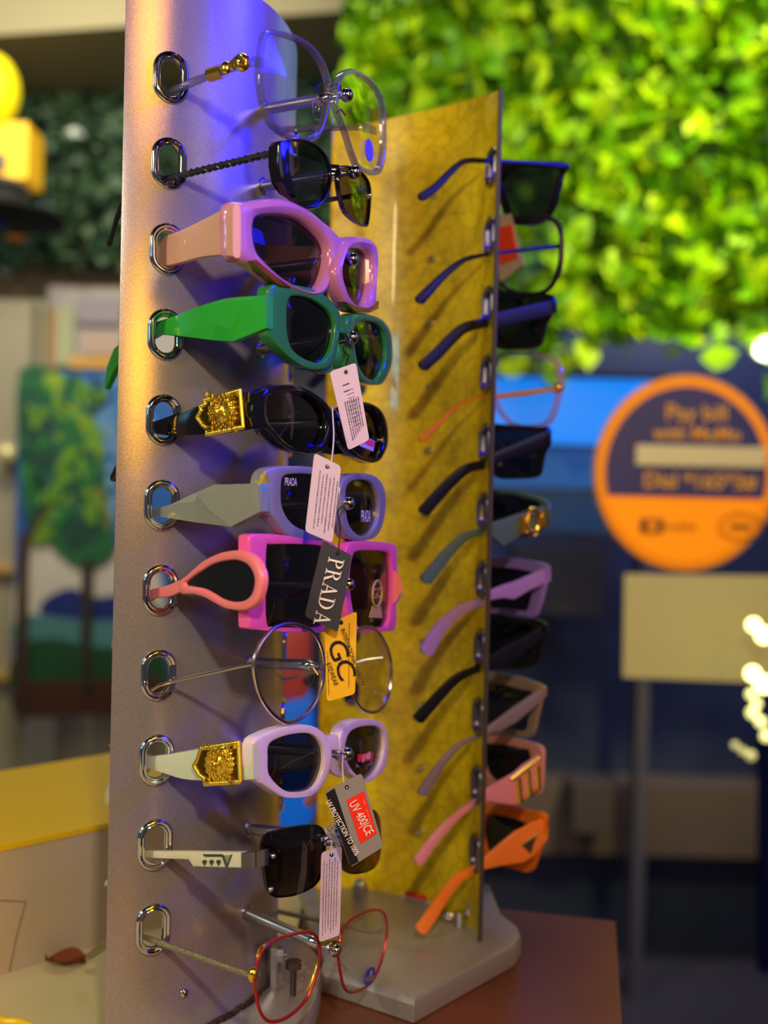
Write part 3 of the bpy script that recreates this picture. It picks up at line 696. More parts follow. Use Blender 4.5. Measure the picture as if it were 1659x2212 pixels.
# rods: (base px y, ball px x, y)
RODS = [((548, 240), (741, 207)), ((541, 405), (757, 373)), ((None, 585), (752, 561)), ((545, 757), (752, 730)), ((545, 920), (745, 912)), ((545, 1095), (744, 1087)),
        ((545, 1262), (744, 1262)), ((545, 1433), (695, 1437)), ((545, 1615), (741, 1627)), ((537, 1793), (728, 1808)), ((537, 1975), (716, 2050))]
NFu = NF.normalized()
base_xy = V(CA[0], CA[1], 0)+NFu*RA
for k, ((bx_, by_), (qx, qy)) in enumerate(RODS):
    zb = (1078-by_)*.5228/F
    p0 = V(base_xy.x, base_xy.y, zb)
    ball = ony(qx, qy, .4985)+NFu*.001
    d = (ball-p0).normalized(); L = (ball-p0).length
    rod = mesh_obj('rod', lambda bm: tube(bm, [p0-d*.001, p0+d*(L-.012), p0+d*(L-.0115)], [.0027, .0027, .0016], 20), STEEL, rackA, 40)
    mesh_obj('rod_tip', lambda bm: (tube(bm, [p0+d*(L-.013), p0+d*(L-.009), p0+d*(L-.007), p0+d*(L-.0055), p0+d*(L)], [.0029, .0029, .0020, .0013, .0011], 16), sphere(bm, ball+d*.001, .0032, seg=24, rg=16)), CHROME, rod, 40)
    mesh_obj('rod_collar', lambda bm: tube(bm, [p0-d*.0005, p0+d*.0012, p0+d*.002], [.0042, .0042, .003], 20), STEEL, rod, 40)
# base plate A
def baseA(bm):
    c = V(-.071, .552, 0); pts = []
    for i in range(64):
        a = 2*math.pi*i/64; ca, sa = math.cos(a), math.sin(a)
        pts.append(V(c.x+.044*abs(ca)**.75*(1 if ca > 0 else -1), c.y+.062*abs(sa)**.75*(1 if sa > 0 else -1), 0))
    cen = c
    loft(bm, [[cen+(p-cen)*s+V(0, 0, z) for p in pts] for s, z in ((.93, ZB), (.975, ZB-.001), (.995, ZB-.004), (1, ZB-.007), (1, ZT+.0004), (.95, ZT+.0002))])
SILB = mat('silver_base', (.36, .355, .35, 1), .32, .4, bump=.25, bscale=1200)
mesh_obj('base_plate', baseA, SILB, rackA, 40)
# screw on the panel and bolt inside
def scr(bm, c, n, r):
    tube(bm, [c, c+n*.0008, c+n*.0016], [r, r*.9, r*.45], 16)
a = math.radians(-49); sp = V(CA[0]+(RA+.0006)*math.cos(a), CA[1]+(RA+.0006)*math.sin(a), onplane(394, 2145, (CA[0]+RA*math.cos(a), CA[1]+RA*math.sin(a)), (CA[0]+RA*math.cos(a)+.1*math.sin(-a), CA[1]+RA*math.sin(a)+.1*math.cos(a))).z)
scw = mesh_obj('panel_screw', lambda bm: scr(bm, sp, V(math.cos(a), math.sin(a), 0), .0023), CHROME, rackA, 30)
mesh_obj('screw_slot', lambda bm: (tube(bm, [sp+V(math.cos(a), math.sin(a), 0)*.0017+V(-.0009, 0, -.0006), sp+V(math.cos(a), math.sin(a), 0)*.0017+V(.0009, 0, .0006)], .0003, 5), tube(bm, [sp+V(math.cos(a), math.sin(a), 0)*.0017+V(-.0005, 0, .0009), sp+V(math.cos(a), math.sin(a), 0)*.0017+V(.0005, 0, -.0009)], .0003, 5)), BLACKM, scw)
bc = onz(633, 2150, ZB)
bolt = mesh_obj('bolt', lambda bm: (tube(bm, [bc, bc+V(0, 0, .014)]+[bc+V(0, 0, .014), bc+V(0, 0, .0145)], [.0016, .0016, .0042, .0042], 12), tube(bm, [bc+V(0, 0, .0145), bc+V(0, 0, .0175)], .0042, 6)), mat('bolt_dark', (.10, .10, .12, 1), .3, .9), rackA, 30)
mesh_obj('bracket', lambda bm: box(bm, (bc.x-.012, bc.y+.004, ZB), (bc.x-.009, bc.y+.016, ZB+.022)), STEEL, rackA)
mesh_obj('bracket_nut', lambda bm: (tube(bm, [V(bc.x-.009, bc.y+.008, ZB+.016), V(bc.x-.006, bc.y+.008, ZB+.016)], .0035, 6), tube(bm, [V(bc.x-.006, bc.y+.008, ZB+.016), V(bc.x-.004, bc.y+.008, ZB+.016)], .0015, 8)), STEEL, rackA)
# glue residue along the foot of the panel
def glue(bm):
    R = random.Random(4)
    for i in range(260):
        t = -66+80*i/260+R.uniform(-.5, .5); a = math.radians(t)
        if R.random() < .12+.3*(math.sin(i*.13) > .6): continue
        r_ = RA+.0012
        sphere(bm, V(CA[0]+r_*math.cos(a), CA[1]+r_*math.sin(a), ZB+R.uniform(0, .0016)), R.uniform(.0006, .0016), (1.2, 1.2, .7), 8, 5)
mesh_obj('glue_residue', glue, mat('glue_brown', rgb(46, 32, 24), .7), rackA, 50, 'stuff')

# ---- rack B
CB = (-0.0241, 0.6011); RB = 0.085
ROWZB = [(1089-(362+148.4*k))*.618/F for k in range(11)]
cellB = 148.4*.618/F
rackB = thing('eyewear_rack', 'yellow marbled eyewear rack seen from its hollow side, behind the silver one', 'display rack', (CB[0]+.06, CB[1]+.05, ZT))
pB = curved_panel('curved_panel', CB, RB, 4.0, 100.0, (12.5, 86.0), (.0052, .0034), ROWZB, lambda t: .236+.011*max(0, math.sin(math.radians((t-4)*1.8))), ZB, cellB, YEL, rackB)
DK = mat('dark_edge', rgb(64, 58, 52), .5)
a = math.radians(3.6); mesh_obj('panel_edge', lambda bm: tube(bm, [V(CB[0]+RB*math.cos(a), CB[1]+RB*math.sin(a), z) for z in (ZB, 0, .236)], .0013, 8), DK, rackB)
for z in ROWZB:
    grommet('eyelet', CB, RB, 12.5, z, 1, rackB, mat('eyelet_dark', (.22, .23, .27, 1), .3, 1.0))
    a = math.radians(52); n_ = V(math.cos(a), math.sin(a), 0); c = V(CB[0]+RB*math.cos(a), CB[1]+RB*math.sin(a), z-.003)
    mesh_obj('rod_nut', lambda bm: (tube(bm, [c-n_*.0006, c-n_*.003, c-n_*.0045], [.0024, .0022, .0012], 12), ), CHROME, rackB, 40)
    mesh_obj('rod', lambda bm: (tube(bm, [c, V(.060, .694, z-.003)], .0024, 12),), STEEL, rackB, 40)
TP = [(560, 2060), (690, 2093), (895, 2160), (1112, 2042), (1127, 2020), (1120, 1998), (1085, 1972), (1040, 1945), (560, 1945)]
def baseB(bm):
    P = [onz(x, y, ZB) for x, y in TP]; P[-2] = V(P[3].x-.005, .70, ZB); P[-1] = V(-.05, .70, ZB); P[0] = V(-.028, P[1].y+.012, ZB)
    c = sum(P, V(0, 0, 0))/len(P)
    loft(bm, [[p+(c-p).normalized()*i_+V(0, 0, z) for p in P] for i_, z in ((.0035, 0), (.0012, -.0008), (0, -.003), (0, -.0116), (.002, -.0118))])
mesh_obj('base_plate', baseB, SILB, rackB, 25)
# wing nut and spare nut on base B
wn = onz(1070-78, 1998, ZB)
mesh_obj('wing_nut', lambda bm: (tube(bm, [wn, wn+V(0, 0, .008)], .0035, 12), sphere(bm, wn+V(-.006, 0, .005), .004, (1, .4, .7), 12, 8), sphere(bm, wn+V(.006, 0, .008), .004, (.7, .4, 1.2), 12, 8)), CHROME, rackB, 40)
mesh_obj('dome_nut', lambda bm: (tube(bm, [onz(778, 1940, ZB), onz(778, 1940, ZB)+V(0, 0, .008)], .005, 6), sphere(bm, onz(778, 1940, ZB)+V(0, 0, .009), .0045, (1, 1, .9), 14, 8)), CHROME, rackB, 40)
lab = thing('price_sticker', 'tiny red, yellow and white sticker at the foot of the yellow panel', 'sticker', tuple(onz(900, 1950, ZB)))
mesh_obj('sheet', lambda bm: slab(bm, [onz(868, 1940, ZB), onz(925, 1952, ZB), onz(927, 1944, ZB+.003), onz(872, 1930, ZB+.003)], V(0, 0, .0003)), WHITE_INK, lab)
mesh_obj('red_print', lambda bm: slab(bm, [onz(873, 1934, ZB+.004), onz(925, 1947, ZB+.004), onz(922, 1936, ZB+.006), onz(878, 1925, ZB+.006)], V(0, 0, .0003)), mat('print_red', rgb(190, 50, 20), .5), lab)
# ================================================================== FRONT COLUMN OF GLASSES (top to bottom)
def full_rims(root, m, zl, oL, iL, oR, iR, th, prof=PROF, lens=L_DARK, N=96, bridge=None, bth=None, lensd=.0015, name='frame', d0=0.0):
    oL, iL, oR, iR = sz(PLL, zl, oL), sz(PLL, zl, iL), sz(PLR, zl, oR), sz(PLR, zl, iR)
    bm = bmesh.new(); rim(bm, PLL, oL, iL, th, prof, N=N, d0=d0); rim(bm, PLR, oR, iR, th, prof, N=N, d0=d0)
    if bridge:
        for stn in bridge:   # ribbon across the nose: px stations (x, ytop, ybot)
            S = []
            for x, a_, b_ in zp3(zl, stn):
                P_, Q_ = (BR, HL) if x < 747-.0235*(a_-1100) else (BR, HR)
                S.append((onplane(x, a_, P_, Q_), onplane(x, b_, P_, Q_)))
            ribbon(bm, S, bth or th*.8, -NFu, rnd=.6)
    bmesh.ops.recalc_face_normals(bm, faces=bm.faces[:])
    f = link(name, bm, m, root, 40)
    if lens:
        add_lens(root, PLL, iL, lens, d=lensd); add_lens(root, PLR, iR, lens, d=lensd)
    return oL, iL, oR, iR
def zp3(z, pts):
    x0, y0, s = ZM[z]; return [(x0+p[0]/s, y0+p[1]/s, y0+p[2]/s) for p in pts]
def wire(pl, z, pts, r, closed=True, d=0.0, k=6):
    P = cat_closed([pl.sz(*q) for q in zp(z, pts)], k); return [pl.w(p, d) for p in P]
def nose_pads(root, z, ptsL, ptsR, m=L_CLEAR):
    for pl, (x, y) in ((PLL, ptsL), (PLR, ptsR)):
        q = zp(z, [(x, y)])[0]; c = pl.w(pl.sz(*q), .0045)
        o = mesh_obj('nose_pad', lambda bm: sphere(bm, c, .0042, (.55, .55, 1.3), 14, 10), m, root)
        mesh_obj('pad_arm', lambda bm: tube(bm, [c+V(0, 0, .002), c+V(-.001, 0, .003)-pl.b*.003, c-pl.b*.0045], .0005, 8), GOLD, o)
def relief_plaque(root, S, inw, x0, x1, z, name='gold_plaque'):
    """embossed gold plaque on the outer face of a temple; x0,x1 zoom px; z id; S = px stations top/bottom"""
    pass
# ---- 1 clear crystal frame
g = front_thing('clear crystal square eyeglasses with gold hinge ornament, topmost on the silver rack', 205, 'eyeglasses')
CRY = glassy('crystal_lilac', (.33, .32, .40, 1), rough=.06, ior=1.6, body=rgb(180, 172, 205), bodymix=.10)
rl = [(865, 182), (900, 166), (980, 175), (1060, 205), (1120, 250), (1170, 320), (1200, 400), (1212, 460), (1207, 540), (1190, 620), (1165, 690), (1130, 728), (1080, 738), (1010, 725), (960, 700), (905, 650), (873, 590), (852, 500), (840, 420), (843, 330), (850, 250)]
rr_ = [(1290, 380), (1330, 368), (1390, 395), (1450, 450), (1485, 520), (1498, 600), (1500, 700), (1498, 800), (1480, 890), (1450, 916), (1410, 908), (1360, 880), (1325, 800), (1295, 700), (1255, 600), (1240, 550), (1250, 450), (1268, 400)]
oL, oR = sz(PLL, 1, rl), sz(PLR, 1, rr_)
def f1(bm):
    rim(bm, PLL, shrink(oL, 1.03), shrink(oL, .935), .0035, PROF); rim(bm, PLR, shrink(oR, 1.03), shrink(oR, .93), .0035, PROF)
mesh_obj('frame', f1, CRY, g, 40)
mesh_obj('bridge', lambda bm: tube(bm, cat_open([PLL.w(PLL.sz(*zp(1, [(1205, 470)])[0]), .001), PLL.w(PLL.sz(*zp(1, [(1235, 455)])[0]), -.001), PLR.w(PLR.sz(*zp(1, [(1262, 470)])[0]), .001)]), .0012, 10), CHROME, g)
add_lens(g, PLL, shrink(oL, .94), L_CLEAR); add_lens(g, PLR, shrink(oR, .935), L_CLEAR)
S, inw = temple_front(g, zp3(1, [(850, 300, 350), (790, 292, 350), (765, 318, 345), (600, 362, 396), (560, 375, 408), (450, 415, 455), (330, 475, 500)]), CRY, .0026, far_px=zp(1, [(1482, 690)])[0], far_dz=-.008)
def orn(bm):
    Hh = (S[0][0].x, S[0][0].y)
    for x, y, r_ in ((740, 330, .0050), (655, 358, .0035), (690, 345, .0028), (620, 372, .0026)):
        q = zp(1, [(x, y)])[0]; sphere(bm, onplane(q[0], q[1], Hh, GA), r_*.8, (.9, .6, 1), 14, 10)
    for dx_ in range(-1, 2):
        q = [zp(1, [(700, 345+dx_*9)])[0], zp(1, [(740, 300+dx_*18+20)])[0], zp(1, [(768, 335+dx_*6)])[0]]
        tube(bm, cat_open([onplane(a_[0], a_[1], Hh, GA)-inw*.002 for a_ in q]), .0007, 8)
    for x, y in ((580, 385), (600, 379)):
        pass
    q = [zp(1, [(560, 392)])[0], zp(1, [(632, 370)])[0]]; tube(bm, [onplane(a_[0], a_[1], Hh, GA)+inw*.001 for a_ in q], .0030, 10)
mesh_obj('hinge_ornament', orn, GOLD, g)
st = mesh_obj('lens_sticker', lambda bm: tube(bm, [PLR.w(PLR.sz(*zp(1, [(1405, 792)])[0]), -.0006), PLR.w(PLR.sz(*zp(1, [(1405, 792)])[0]), -.0001)], .0052, 24), mat('sticker_blue', rgb(90, 80, 190), .5), g)
nose_pads(g, 1, (1178, 560), (1285, 610))
# ---- 2 black half rim
g = front_thing('black angular sunglasses with thin twisted temples, second from the top', 373)
L2 = [(990, 740), (1060, 738), (1130, 765), (1180, 815), (1208, 880), (1208, 960), (1185, 1040), (1140, 1085), (1080, 1095), (1020, 1060), (965, 990), (942, 880), (945, 780)]
R2 = [(1268, 880), (1330, 885), (1390, 925), (1418, 985), (1418, 1080), (1408, 1170), (1395, 1192), (1345, 1168), (1290, 1115), (1265, 1040), (1252, 950)]
a2, b2 = sz(PLL, 1, L2), sz(PLR, 1, R2)
mesh_obj('frame', lambda bm: (rim(bm, PLL, shrink(a2, 1.03), shrink(a2, .97), .002, PROF), rim(bm, PLR, shrink(b2, 1.03), shrink(b2, .97), .002, PROF)), BLACK, g, 40)
add_lens(g, PLL, a2, glassy('smoke_lens', (.16, .18, .17, 1), ior=1.7)); add_lens(g, PLR, b2, glassy('smoke_brown_lens', (.13, .12, .10, 1), ior=1.5))
sd = [(925, 765), (940, 742), (985, 738), (980, 800), (985, 900), (1010, 1000), (1020, 1040), (980, 1015), (940, 960), (922, 860)]
poly_on(PLL, 1, sd, -.0008, .006, BLACK, g, 'side_shield', .0006)
mesh_obj('bridge', lambda bm: tube(bm, cat_open([PLL.w(PLL.sz(*zp(1, [(1205, 875)])[0]), .001), PLL.w(PLL.sz(*zp(1, [(1230, 880)])[0]), -.001), PLR.w(PLR.sz(*zp(1, [(1270, 890)])[0]), .001)]), .0009, 10), BLACK, g)
S, inw = temple_front(g, zp3(1, [(930, 778, 808), (860, 795, 822), (600, 858, 885), (450, 897, 925), (330, 925, 950)]), BLACKM, .0022, tip=[(310, 372, 386), (268, 412, 432), (245, 470, 495), (236, 508, 530), (230, 520, 532)], far_px=zp(1, [(1405, 1025)])[0], far_dz=-.004)
def twist(bm):
    A, B = (S[2][0]+S[2][1])/2, (S[-2][0]+S[-2][1])/2
    for ph in (0, math.pi):
        pts = []
        for i in range(90):
            t = i/89; c = A.lerp(B, t); an = t*52+ph
            pts.append(c+inw*.0011+V(0, 0, 1)*math.sin(an)*.0013-inw*math.cos(an)*.0006)
        tube(bm, pts, .0006, 6)
mesh_obj('temple_twist', twist, mat('black_metal', (.05, .05, .06, 1), .25, .8), g)
# ---- 3 pink cat-eye
g = front_thing('chunky pink cat-eye sunglasses with wide peach temples, third from the top', 561)
PINK = mat('pink_acetate', rgb(188, 122, 160), .14, coat=.5, sss=.1)
PEACH = mat('peach_acetate', rgb(222, 168, 140), .3, coat=.2)
TORT = mat('tortoise', rgb(120, 62, 24), .15, coat=.5, vary=.8, vscale=120)
full_rims(g, PINK, 2,
  [(690, 45), (780, 35), (880, 18), (980, 18), (1080, 60), (1170, 128), (1245, 195), (1262, 250), (1250, 330), (1225, 430), (1190, 520), (1110, 540), (1010, 510), (930, 480), (850, 420), (770, 362), (695, 330), (688, 180)],
  [(830, 125), (880, 108), (960, 108), (1050, 130), (1120, 180), (1180, 250), (1195, 310), (1182, 400), (1150, 480), (1105, 502), (1000, 462), (900, 380), (840, 300), (818, 210)],
  [(1285, 245), (1330, 218), (1410, 222), (1455, 260), (1466, 340), (1458, 450), (1450, 600), (1400, 622), (1320, 615), (1275, 560), (1240, 460), (1238, 380), (1262, 300)],
  [(1315, 300), (1375, 288), (1422, 318), (1432, 400), (1420, 500), (1395, 572), (1355, 582), (1320, 540), (1285, 450), (1283, 370)],
  .0065, PROF_DOME, L_BROWN, bridge=[[(1225, 185, 290), (1265, 228, 325), (1300, 235, 320)]], lensd=.004)
for zz, pts, pl in ((2, [(770, 350), (800, 345), (850, 385), (920, 440), (990, 490), (930, 482), (860, 430)], PLL), (2, [(1270, 565), (1330, 590), (1400, 600), (1450, 560), (1448, 602), (1400, 624), (1325, 618)], PLR)):
    poly_on(pl, zz, pts, -.0012, .0045, TORT, g, 'tortoise_edge', .0004, 'brown tortoise lower edge')
S3, inw3 = temple_front(g, zp3(2, [(690, 45, 333), (600, 90, 325), (500, 142, 338), (400, 190, 365), (330, 212, 380)]), PEACH, .0034, far_px=zp(2, [(1440, 400)])[0], far_dz=-.006, rnd=.3)
def facet_plate(root, z, Hpx, verts, faces, m, inwv, name, th=.0035, base=.0):
    """faceted cover on the outer face of a temple: verts (x, y, raise)"""
    q0 = onplane(Hpx[0], Hpx[1], BR, HL)-NFu*.002; Hh = (q0.x, q0.y)
    bm = bmesh.new(); vs = []
    for x, y, d in verts:
        q = zp(z, [(x, y)])[0]; vs.append(bm.verts.new(onplane(q[0], q[1], Hh, GA)-inwv*(base+d)))
    for f in faces: bm.faces.new([vs[i] for i in f])
    bnd = [e for e in bm.edges if e.is_boundary]
    r_ = bmesh.ops.extrude_edge_only(bm, edges=bnd)
    for v in [q for q in r_['geom'] if isinstance(q, bmesh.types.BMVert)]: v.co += inwv*th
    bmesh.ops.recalc_face_normals(bm, faces=bm.faces[:])
    return link(name, bm, m, root, 1)
# ---- 4 green
g = front_thing('glossy green faceted sunglasses with dark lenses, fourth from the top', 725)
GRN = mat('green_acetate', rgb(42, 124, 62), .16, coat=.4); GRT = mat('green_temple_lit', rgb(40, 160, 50), .28, coat=.2)  # the temple green has yellow light put into its colour
full_rims(g, GRN, 2,
  [(875, 520), (900, 475), (980, 472), (1080, 488), (1160, 520), (1225, 572), (1262, 640), (1255, 740), (1240, 830), (1215, 890), (1170, 920), (1080, 914), (985, 855), (895, 760), (872, 690)],
  [(985, 565), (1010, 535), (1090, 545), (1170, 590), (1215, 640), (1228, 700), (1215, 790), (1190, 850), (1150, 885), (1080, 870), (1010, 820), (985, 750), (980, 650)],
  [(1295, 660), (1340, 625), (1420, 635), (1480, 660), (1522, 715), (1535, 800), (1530, 900), (1490, 988), (1455, 1005), (1390, 995), (1345, 950), (1318, 850), (1305, 750)],
  [(1345, 690), (1380, 668), (1440, 675), (1485, 720), (1500, 800), (1490, 900), (1450, 972), (1400, 965), (1355, 900), (1335, 800), (1332, 730)],
  .0062, PROF_FLAT, L_DARK, bridge=[[(1235, 620, 720), (1275, 648, 735), (1310, 652, 740)]], lensd=.002)
poly_on(PLL, 2, [(1160, 880), (1215, 850), (1240, 860), (1250, 930), (1200, 945), (1120, 915)], .003, .004, GRN, g, 'nose_pad', .0006)
S4, inw4 = temple_front(g, zp3(2, [(868, 530, 706), (790, 536, 735), (680, 543, 775), (590, 558, 770), (530, 578, 762), (400, 632, 746), (290, 668, 735)]), GRT, .0042, tip=[(300, 712, 745), (262, 738, 778), (245, 752, 800), (230, 790, 832), (226, 830, 840)], far_px=zp(2, [(1505, 810)])[0], far_dz=-.012, rnd=.25, flat=True)
facet_plate(g, 2, zp(2, [(868, 530)])[0], [(866, 531, 0), (866, 545, .0012), (866, 704, 0), (690, 774, 0), (590, 768, 0), (400, 744, 0), (400, 634, 0), (545, 577, 0), (660, 545, 0), (545, 588, .0016), (780, 560, .0018), (600, 680, .0012), (700, 715, .0022)],
  [(0, 8, 9, 10, 1), (8, 7, 9), (7, 6, 9), (6, 5, 11, 9), (5, 4, 11), (9, 11, 12, 10), (11, 4, 3, 12), (10, 12, 3), (10, 3, 2), (10, 2, 1)], GRT, inw4, 'faceted_side')
# ---- plaque helper for rows 5 and 9
def plaque(g, z, outline, Hpx, inwv, centre, seed):
    q0 = onplane(Hpx[0], Hpx[1], BR, HL)-NFu*.002; Hh = (q0.x, q0.y)
    def W3(x, y, d=0): q = zp(z, [(x, y)])[0]; return onplane(q[0], q[1], Hh, GA)-inwv*d
    pq = mesh_obj('gold_plaque', lambda bm: slab(bm, [W3(x, y, .0016) for x, y in outline], inwv*.0014), mat('gold_antique', (.16, .10, .01, 1), .35, 1.0), g, 30)
    pq['label'] = 'embossed gold plaque'
    cx_, cy_ = centre
    def rel(bm):
        xs = [p[0] for p in outline]; ys = [p[1] for p in outline]
        n = len(outline)
        for i in range(n):   # rope border
            x0_, y0_ = outline[i]; x1_, y1_ = outline[(i+1) % n]; k = max(2, int(math.hypot(x1_-x0_, y1_-y0_)/9))
            for j in range(k):
                t = j/k; sphere(bm, W3(x0_+(x1_-x0_)*t, y0_+(y1_-y0_)*t, .0018), .0010, (1, .8, 1.1), 8, 6)
        for rad, nn, amp in ((88, 34, 5), (74, 30, 6), (58, 26, 5)):   # two scalloped rings
            pts = []
            for i in range(120):
                a_ = 2*math.pi*i/120; r_ = rad+amp*math.sin(a_*nn/2); pts.append(W3(cx_+r_*math.cos(a_)*.80, cy_+r_*math.sin(a_), .0020))
            tube(bm, pts, .0007, 6, True)
        for i in range(16):   # curling locks
            a_ = 2*math.pi*i/16; pts = []
            for j in range(9):
                t = j/8; r_ = 22+26*t; b_ = a_+1.1*t; pts.append(W3(cx_+r_*math.cos(b_)*.8, cy_+r_*math.sin(b_), .0026-.0006*t))
            tube(bm, pts, .0007, 6)
        sphere(bm, W3(cx_, cy_, .0016), .0045, (.55, .55, 1.0), 16, 10)      # small face boss
        for dx_, dy_ in ((-7, -8), (8, -8)): sphere(bm, W3(cx_+dx_, cy_+dy_, .0048), .0009, (1, 1, .7), 8, 6)
        sphere(bm, W3(cx_, cy_+3, .0052), .0012, (.8, .8, 1.6), 8, 6)
        for sx_ in (-1, 1):   # corner scrolls
            for sy_ in (-1, 1):
                pts = []
                for j in range(14):
                    t = j/13; a_ = t*5; r_ = 22*(1-t)+3; pts.append(W3(cx_+sx_*62+r_*math.cos(a_)*sx_*.8, cy_+sy_*82+r_*math.sin(a_)*sy_, .0020))
                tube(bm, pts, .0009, 6)
    mesh_obj('relief', rel, GOLDB, pq, 60)
# ---- 5 black with gold plaque
g = front_thing('glossy black sunglasses with embossed gold plaque, directly below the green pair', 912)
full_rims(g, BLACK, 3,
  [(818, 150), (875, 90), (960, 70), (1060, 84), (1130, 120), (1200, 178), (1238, 240), (1230, 330), (1185, 415), (1120, 442), (1020, 428), (950, 390), (880, 320), (815, 270)],
  [(900, 130), (980, 112), (1060, 120), (1130, 160), (1175, 220), (1186, 280), (1170, 350), (1130, 400), (1060, 412), (990, 390), (930, 330), (890, 260), (885, 180)],
  [(1275, 215), (1340, 165), (1420, 170), (1480, 210), (1510, 280), (1515, 380), (1485, 460), (1440, 490), (1370, 472), (1300, 430), (1255, 350), (1250, 270)],
  [(1310, 230), (1350, 195), (1415, 200), (1460, 235), (1485, 300), (1488, 380), (1460, 445), (1430, 462), (1370, 448), (1315, 400), (1285, 340), (1285, 280)],
  .0065, PROF, glassy('near_black_lens', (.10, .09, .10, 1), ior=1.5), bridge=[[(1205, 190, 300), (1245, 215, 310), (1290, 215, 300)]], lensd=.003)
poly_on(PLL, 3, [(1150, 380), (1195, 330), (1290, 350), (1310, 440), (1250, 445), (1180, 430)], .004, .003, BLACK, g, 'nose_pad', .0006)
S5, inw5 = temple_front(g, zp3(3, [(815, 112, 300), (740, 106, 314), (640, 132, 330), (560, 160, 342), (430, 205, 350), (330, 245, 345), (275, 265, 335)]), BLACK, .0040, tip=[(300, 930, 960), (260, 985, 1008), (246, 1005, 1030), (238, 1025, 1040)], far_px=zp(3, [(1490, 320)])[0], far_dz=-.004, rnd=.45)
plaque(g, 3, [(560, 160), (745, 108), (762, 300), (570, 338), (572, 305), (548, 290), (520, 252), (540, 215), (536, 195), (562, 180)], zp(3, [(815, 112)])[0], inw5, (655, 222), 1)
st5 = poly_on(PLR, 3, [(1392, 340), (1455, 375), (1445, 428), (1375, 398)], .0015, .0002, mat('sticker_lilac', rgb(190, 170, 210), .5), g, 'lens_sticker', 0, 'lilac and red square sticker')
poly_on(PLR, 3, [(1404, 352), (1452, 378), (1445, 405), (1398, 382)], .0012, .0002, mat('print_pink', rgb(226, 60, 110), .5), st5, 'sticker_print')
poly_on(PLL, 3, [(1120, 165), (1122, 165), (1122, 167), (1120, 167)], .003, .0002, BLACK, g, 'lens_mark') if False else None
# ---- 6 silver
g = front_thing('silver grey faceted sunglasses with angular temples, below the black and gold pair', 1087)
SIL = mat('silver_acetate', rgb(150, 150, 165), .28, .35, coat=.3); SILT = mat('silver_temple', rgb(150, 158, 148), .34, .35)
full_rims(g, SIL, 3,
  [(838, 590), (868, 525), (950, 505), (1080, 506), (1160, 525), (1225, 580), (1252, 660), (1250, 760), (1215, 850), (1150, 892), (1050, 892), (965, 862), (890, 765), (836, 735)],
  [(958, 562), (1000, 547), (1090, 548), (1165, 570), (1212, 640), (1218, 740), (1185, 830), (1130, 850), (1050, 835), (990, 790), (955, 720), (950, 620)],
  [(1262, 600), (1300, 552), (1380, 541), (1450, 560), (1492, 620), (1500, 710), (1482, 820), (1440, 882), (1360, 900), (1300, 880), (1262, 800), (1255, 700)],
  [(1300, 600), (1340, 578), (1410, 585), (1450, 640), (1462, 720), (1450, 800), (1410, 862), (1360, 870), (1310, 822), (1290, 740), (1288, 650)],
  .0060, PROF_FLAT, L_DARK, bridge=[[(1215, 560, 660), (1245, 590, 670), (1285, 585, 660)]], lensd=.002)
S6, inw6 = temple_front(g, zp3(3, [(835, 595, 745), (760, 596, 785), (680, 598, 825), (590, 602, 815), (500, 640, 803), (360, 706, 780), (280, 728, 772)]), SILT, .0048, far_px=zp(3, [(1480, 700)])[0], far_dz=-.004, rnd=.22, flat=True)
facet_plate(g, 3, zp(3, [(835, 595)])[0], [(830, 597, 0), (832, 606, .0014), (834, 744, 0), (680, 824, 0), (500, 802, 0), (350, 778, 0), (350, 712, 0), (480, 651, 0), (590, 602, 0), (520, 655, .0020), (795, 650, .0016), (590, 735, .0024), (500, 690, .0012)],
  [(0, 8, 9, 1), (8, 7, 9), (7, 6, 12, 9), (6, 5, 4, 12), (12, 4, 3, 11), (9, 12, 11), (9, 11, 10), (9, 10, 1), (11, 3, 10), (10, 3, 2), (10, 2, 1)], SILT, inw6, 'faceted_side')
poly_on(PLL, 3, [(836, 590), (860, 532), (878, 575), (872, 600), (838, 602)], -.0004, .004, mat('corner_yellow', rgb(200, 190, 60), .3, .4), g, 'corner_cap', .0003)
poly_on(PLL, 3, [(838, 602), (872, 596), (885, 750), (842, 742)], -.0006, .004, mat('corner_teal', rgb(110, 165, 170), .3, .4), g, 'corner_cap', .0003)
for pl, x, y, s_, ft in ((PLL, 1000, 590, .0050, .0085), (PLR, 1395, 772, .0085, .0125)):
    q = zp(3, [(x, y)])[0]; ex = (PLL.e*-1 if pl is PLL else PLR.e)
    text_mesh('lens_print', 'PRADA', pl.w(pl.sz(*q), .0004), ex, V(0, 0, 1), s_, WHITE_INK, g, fit=ft, bold=-.005)
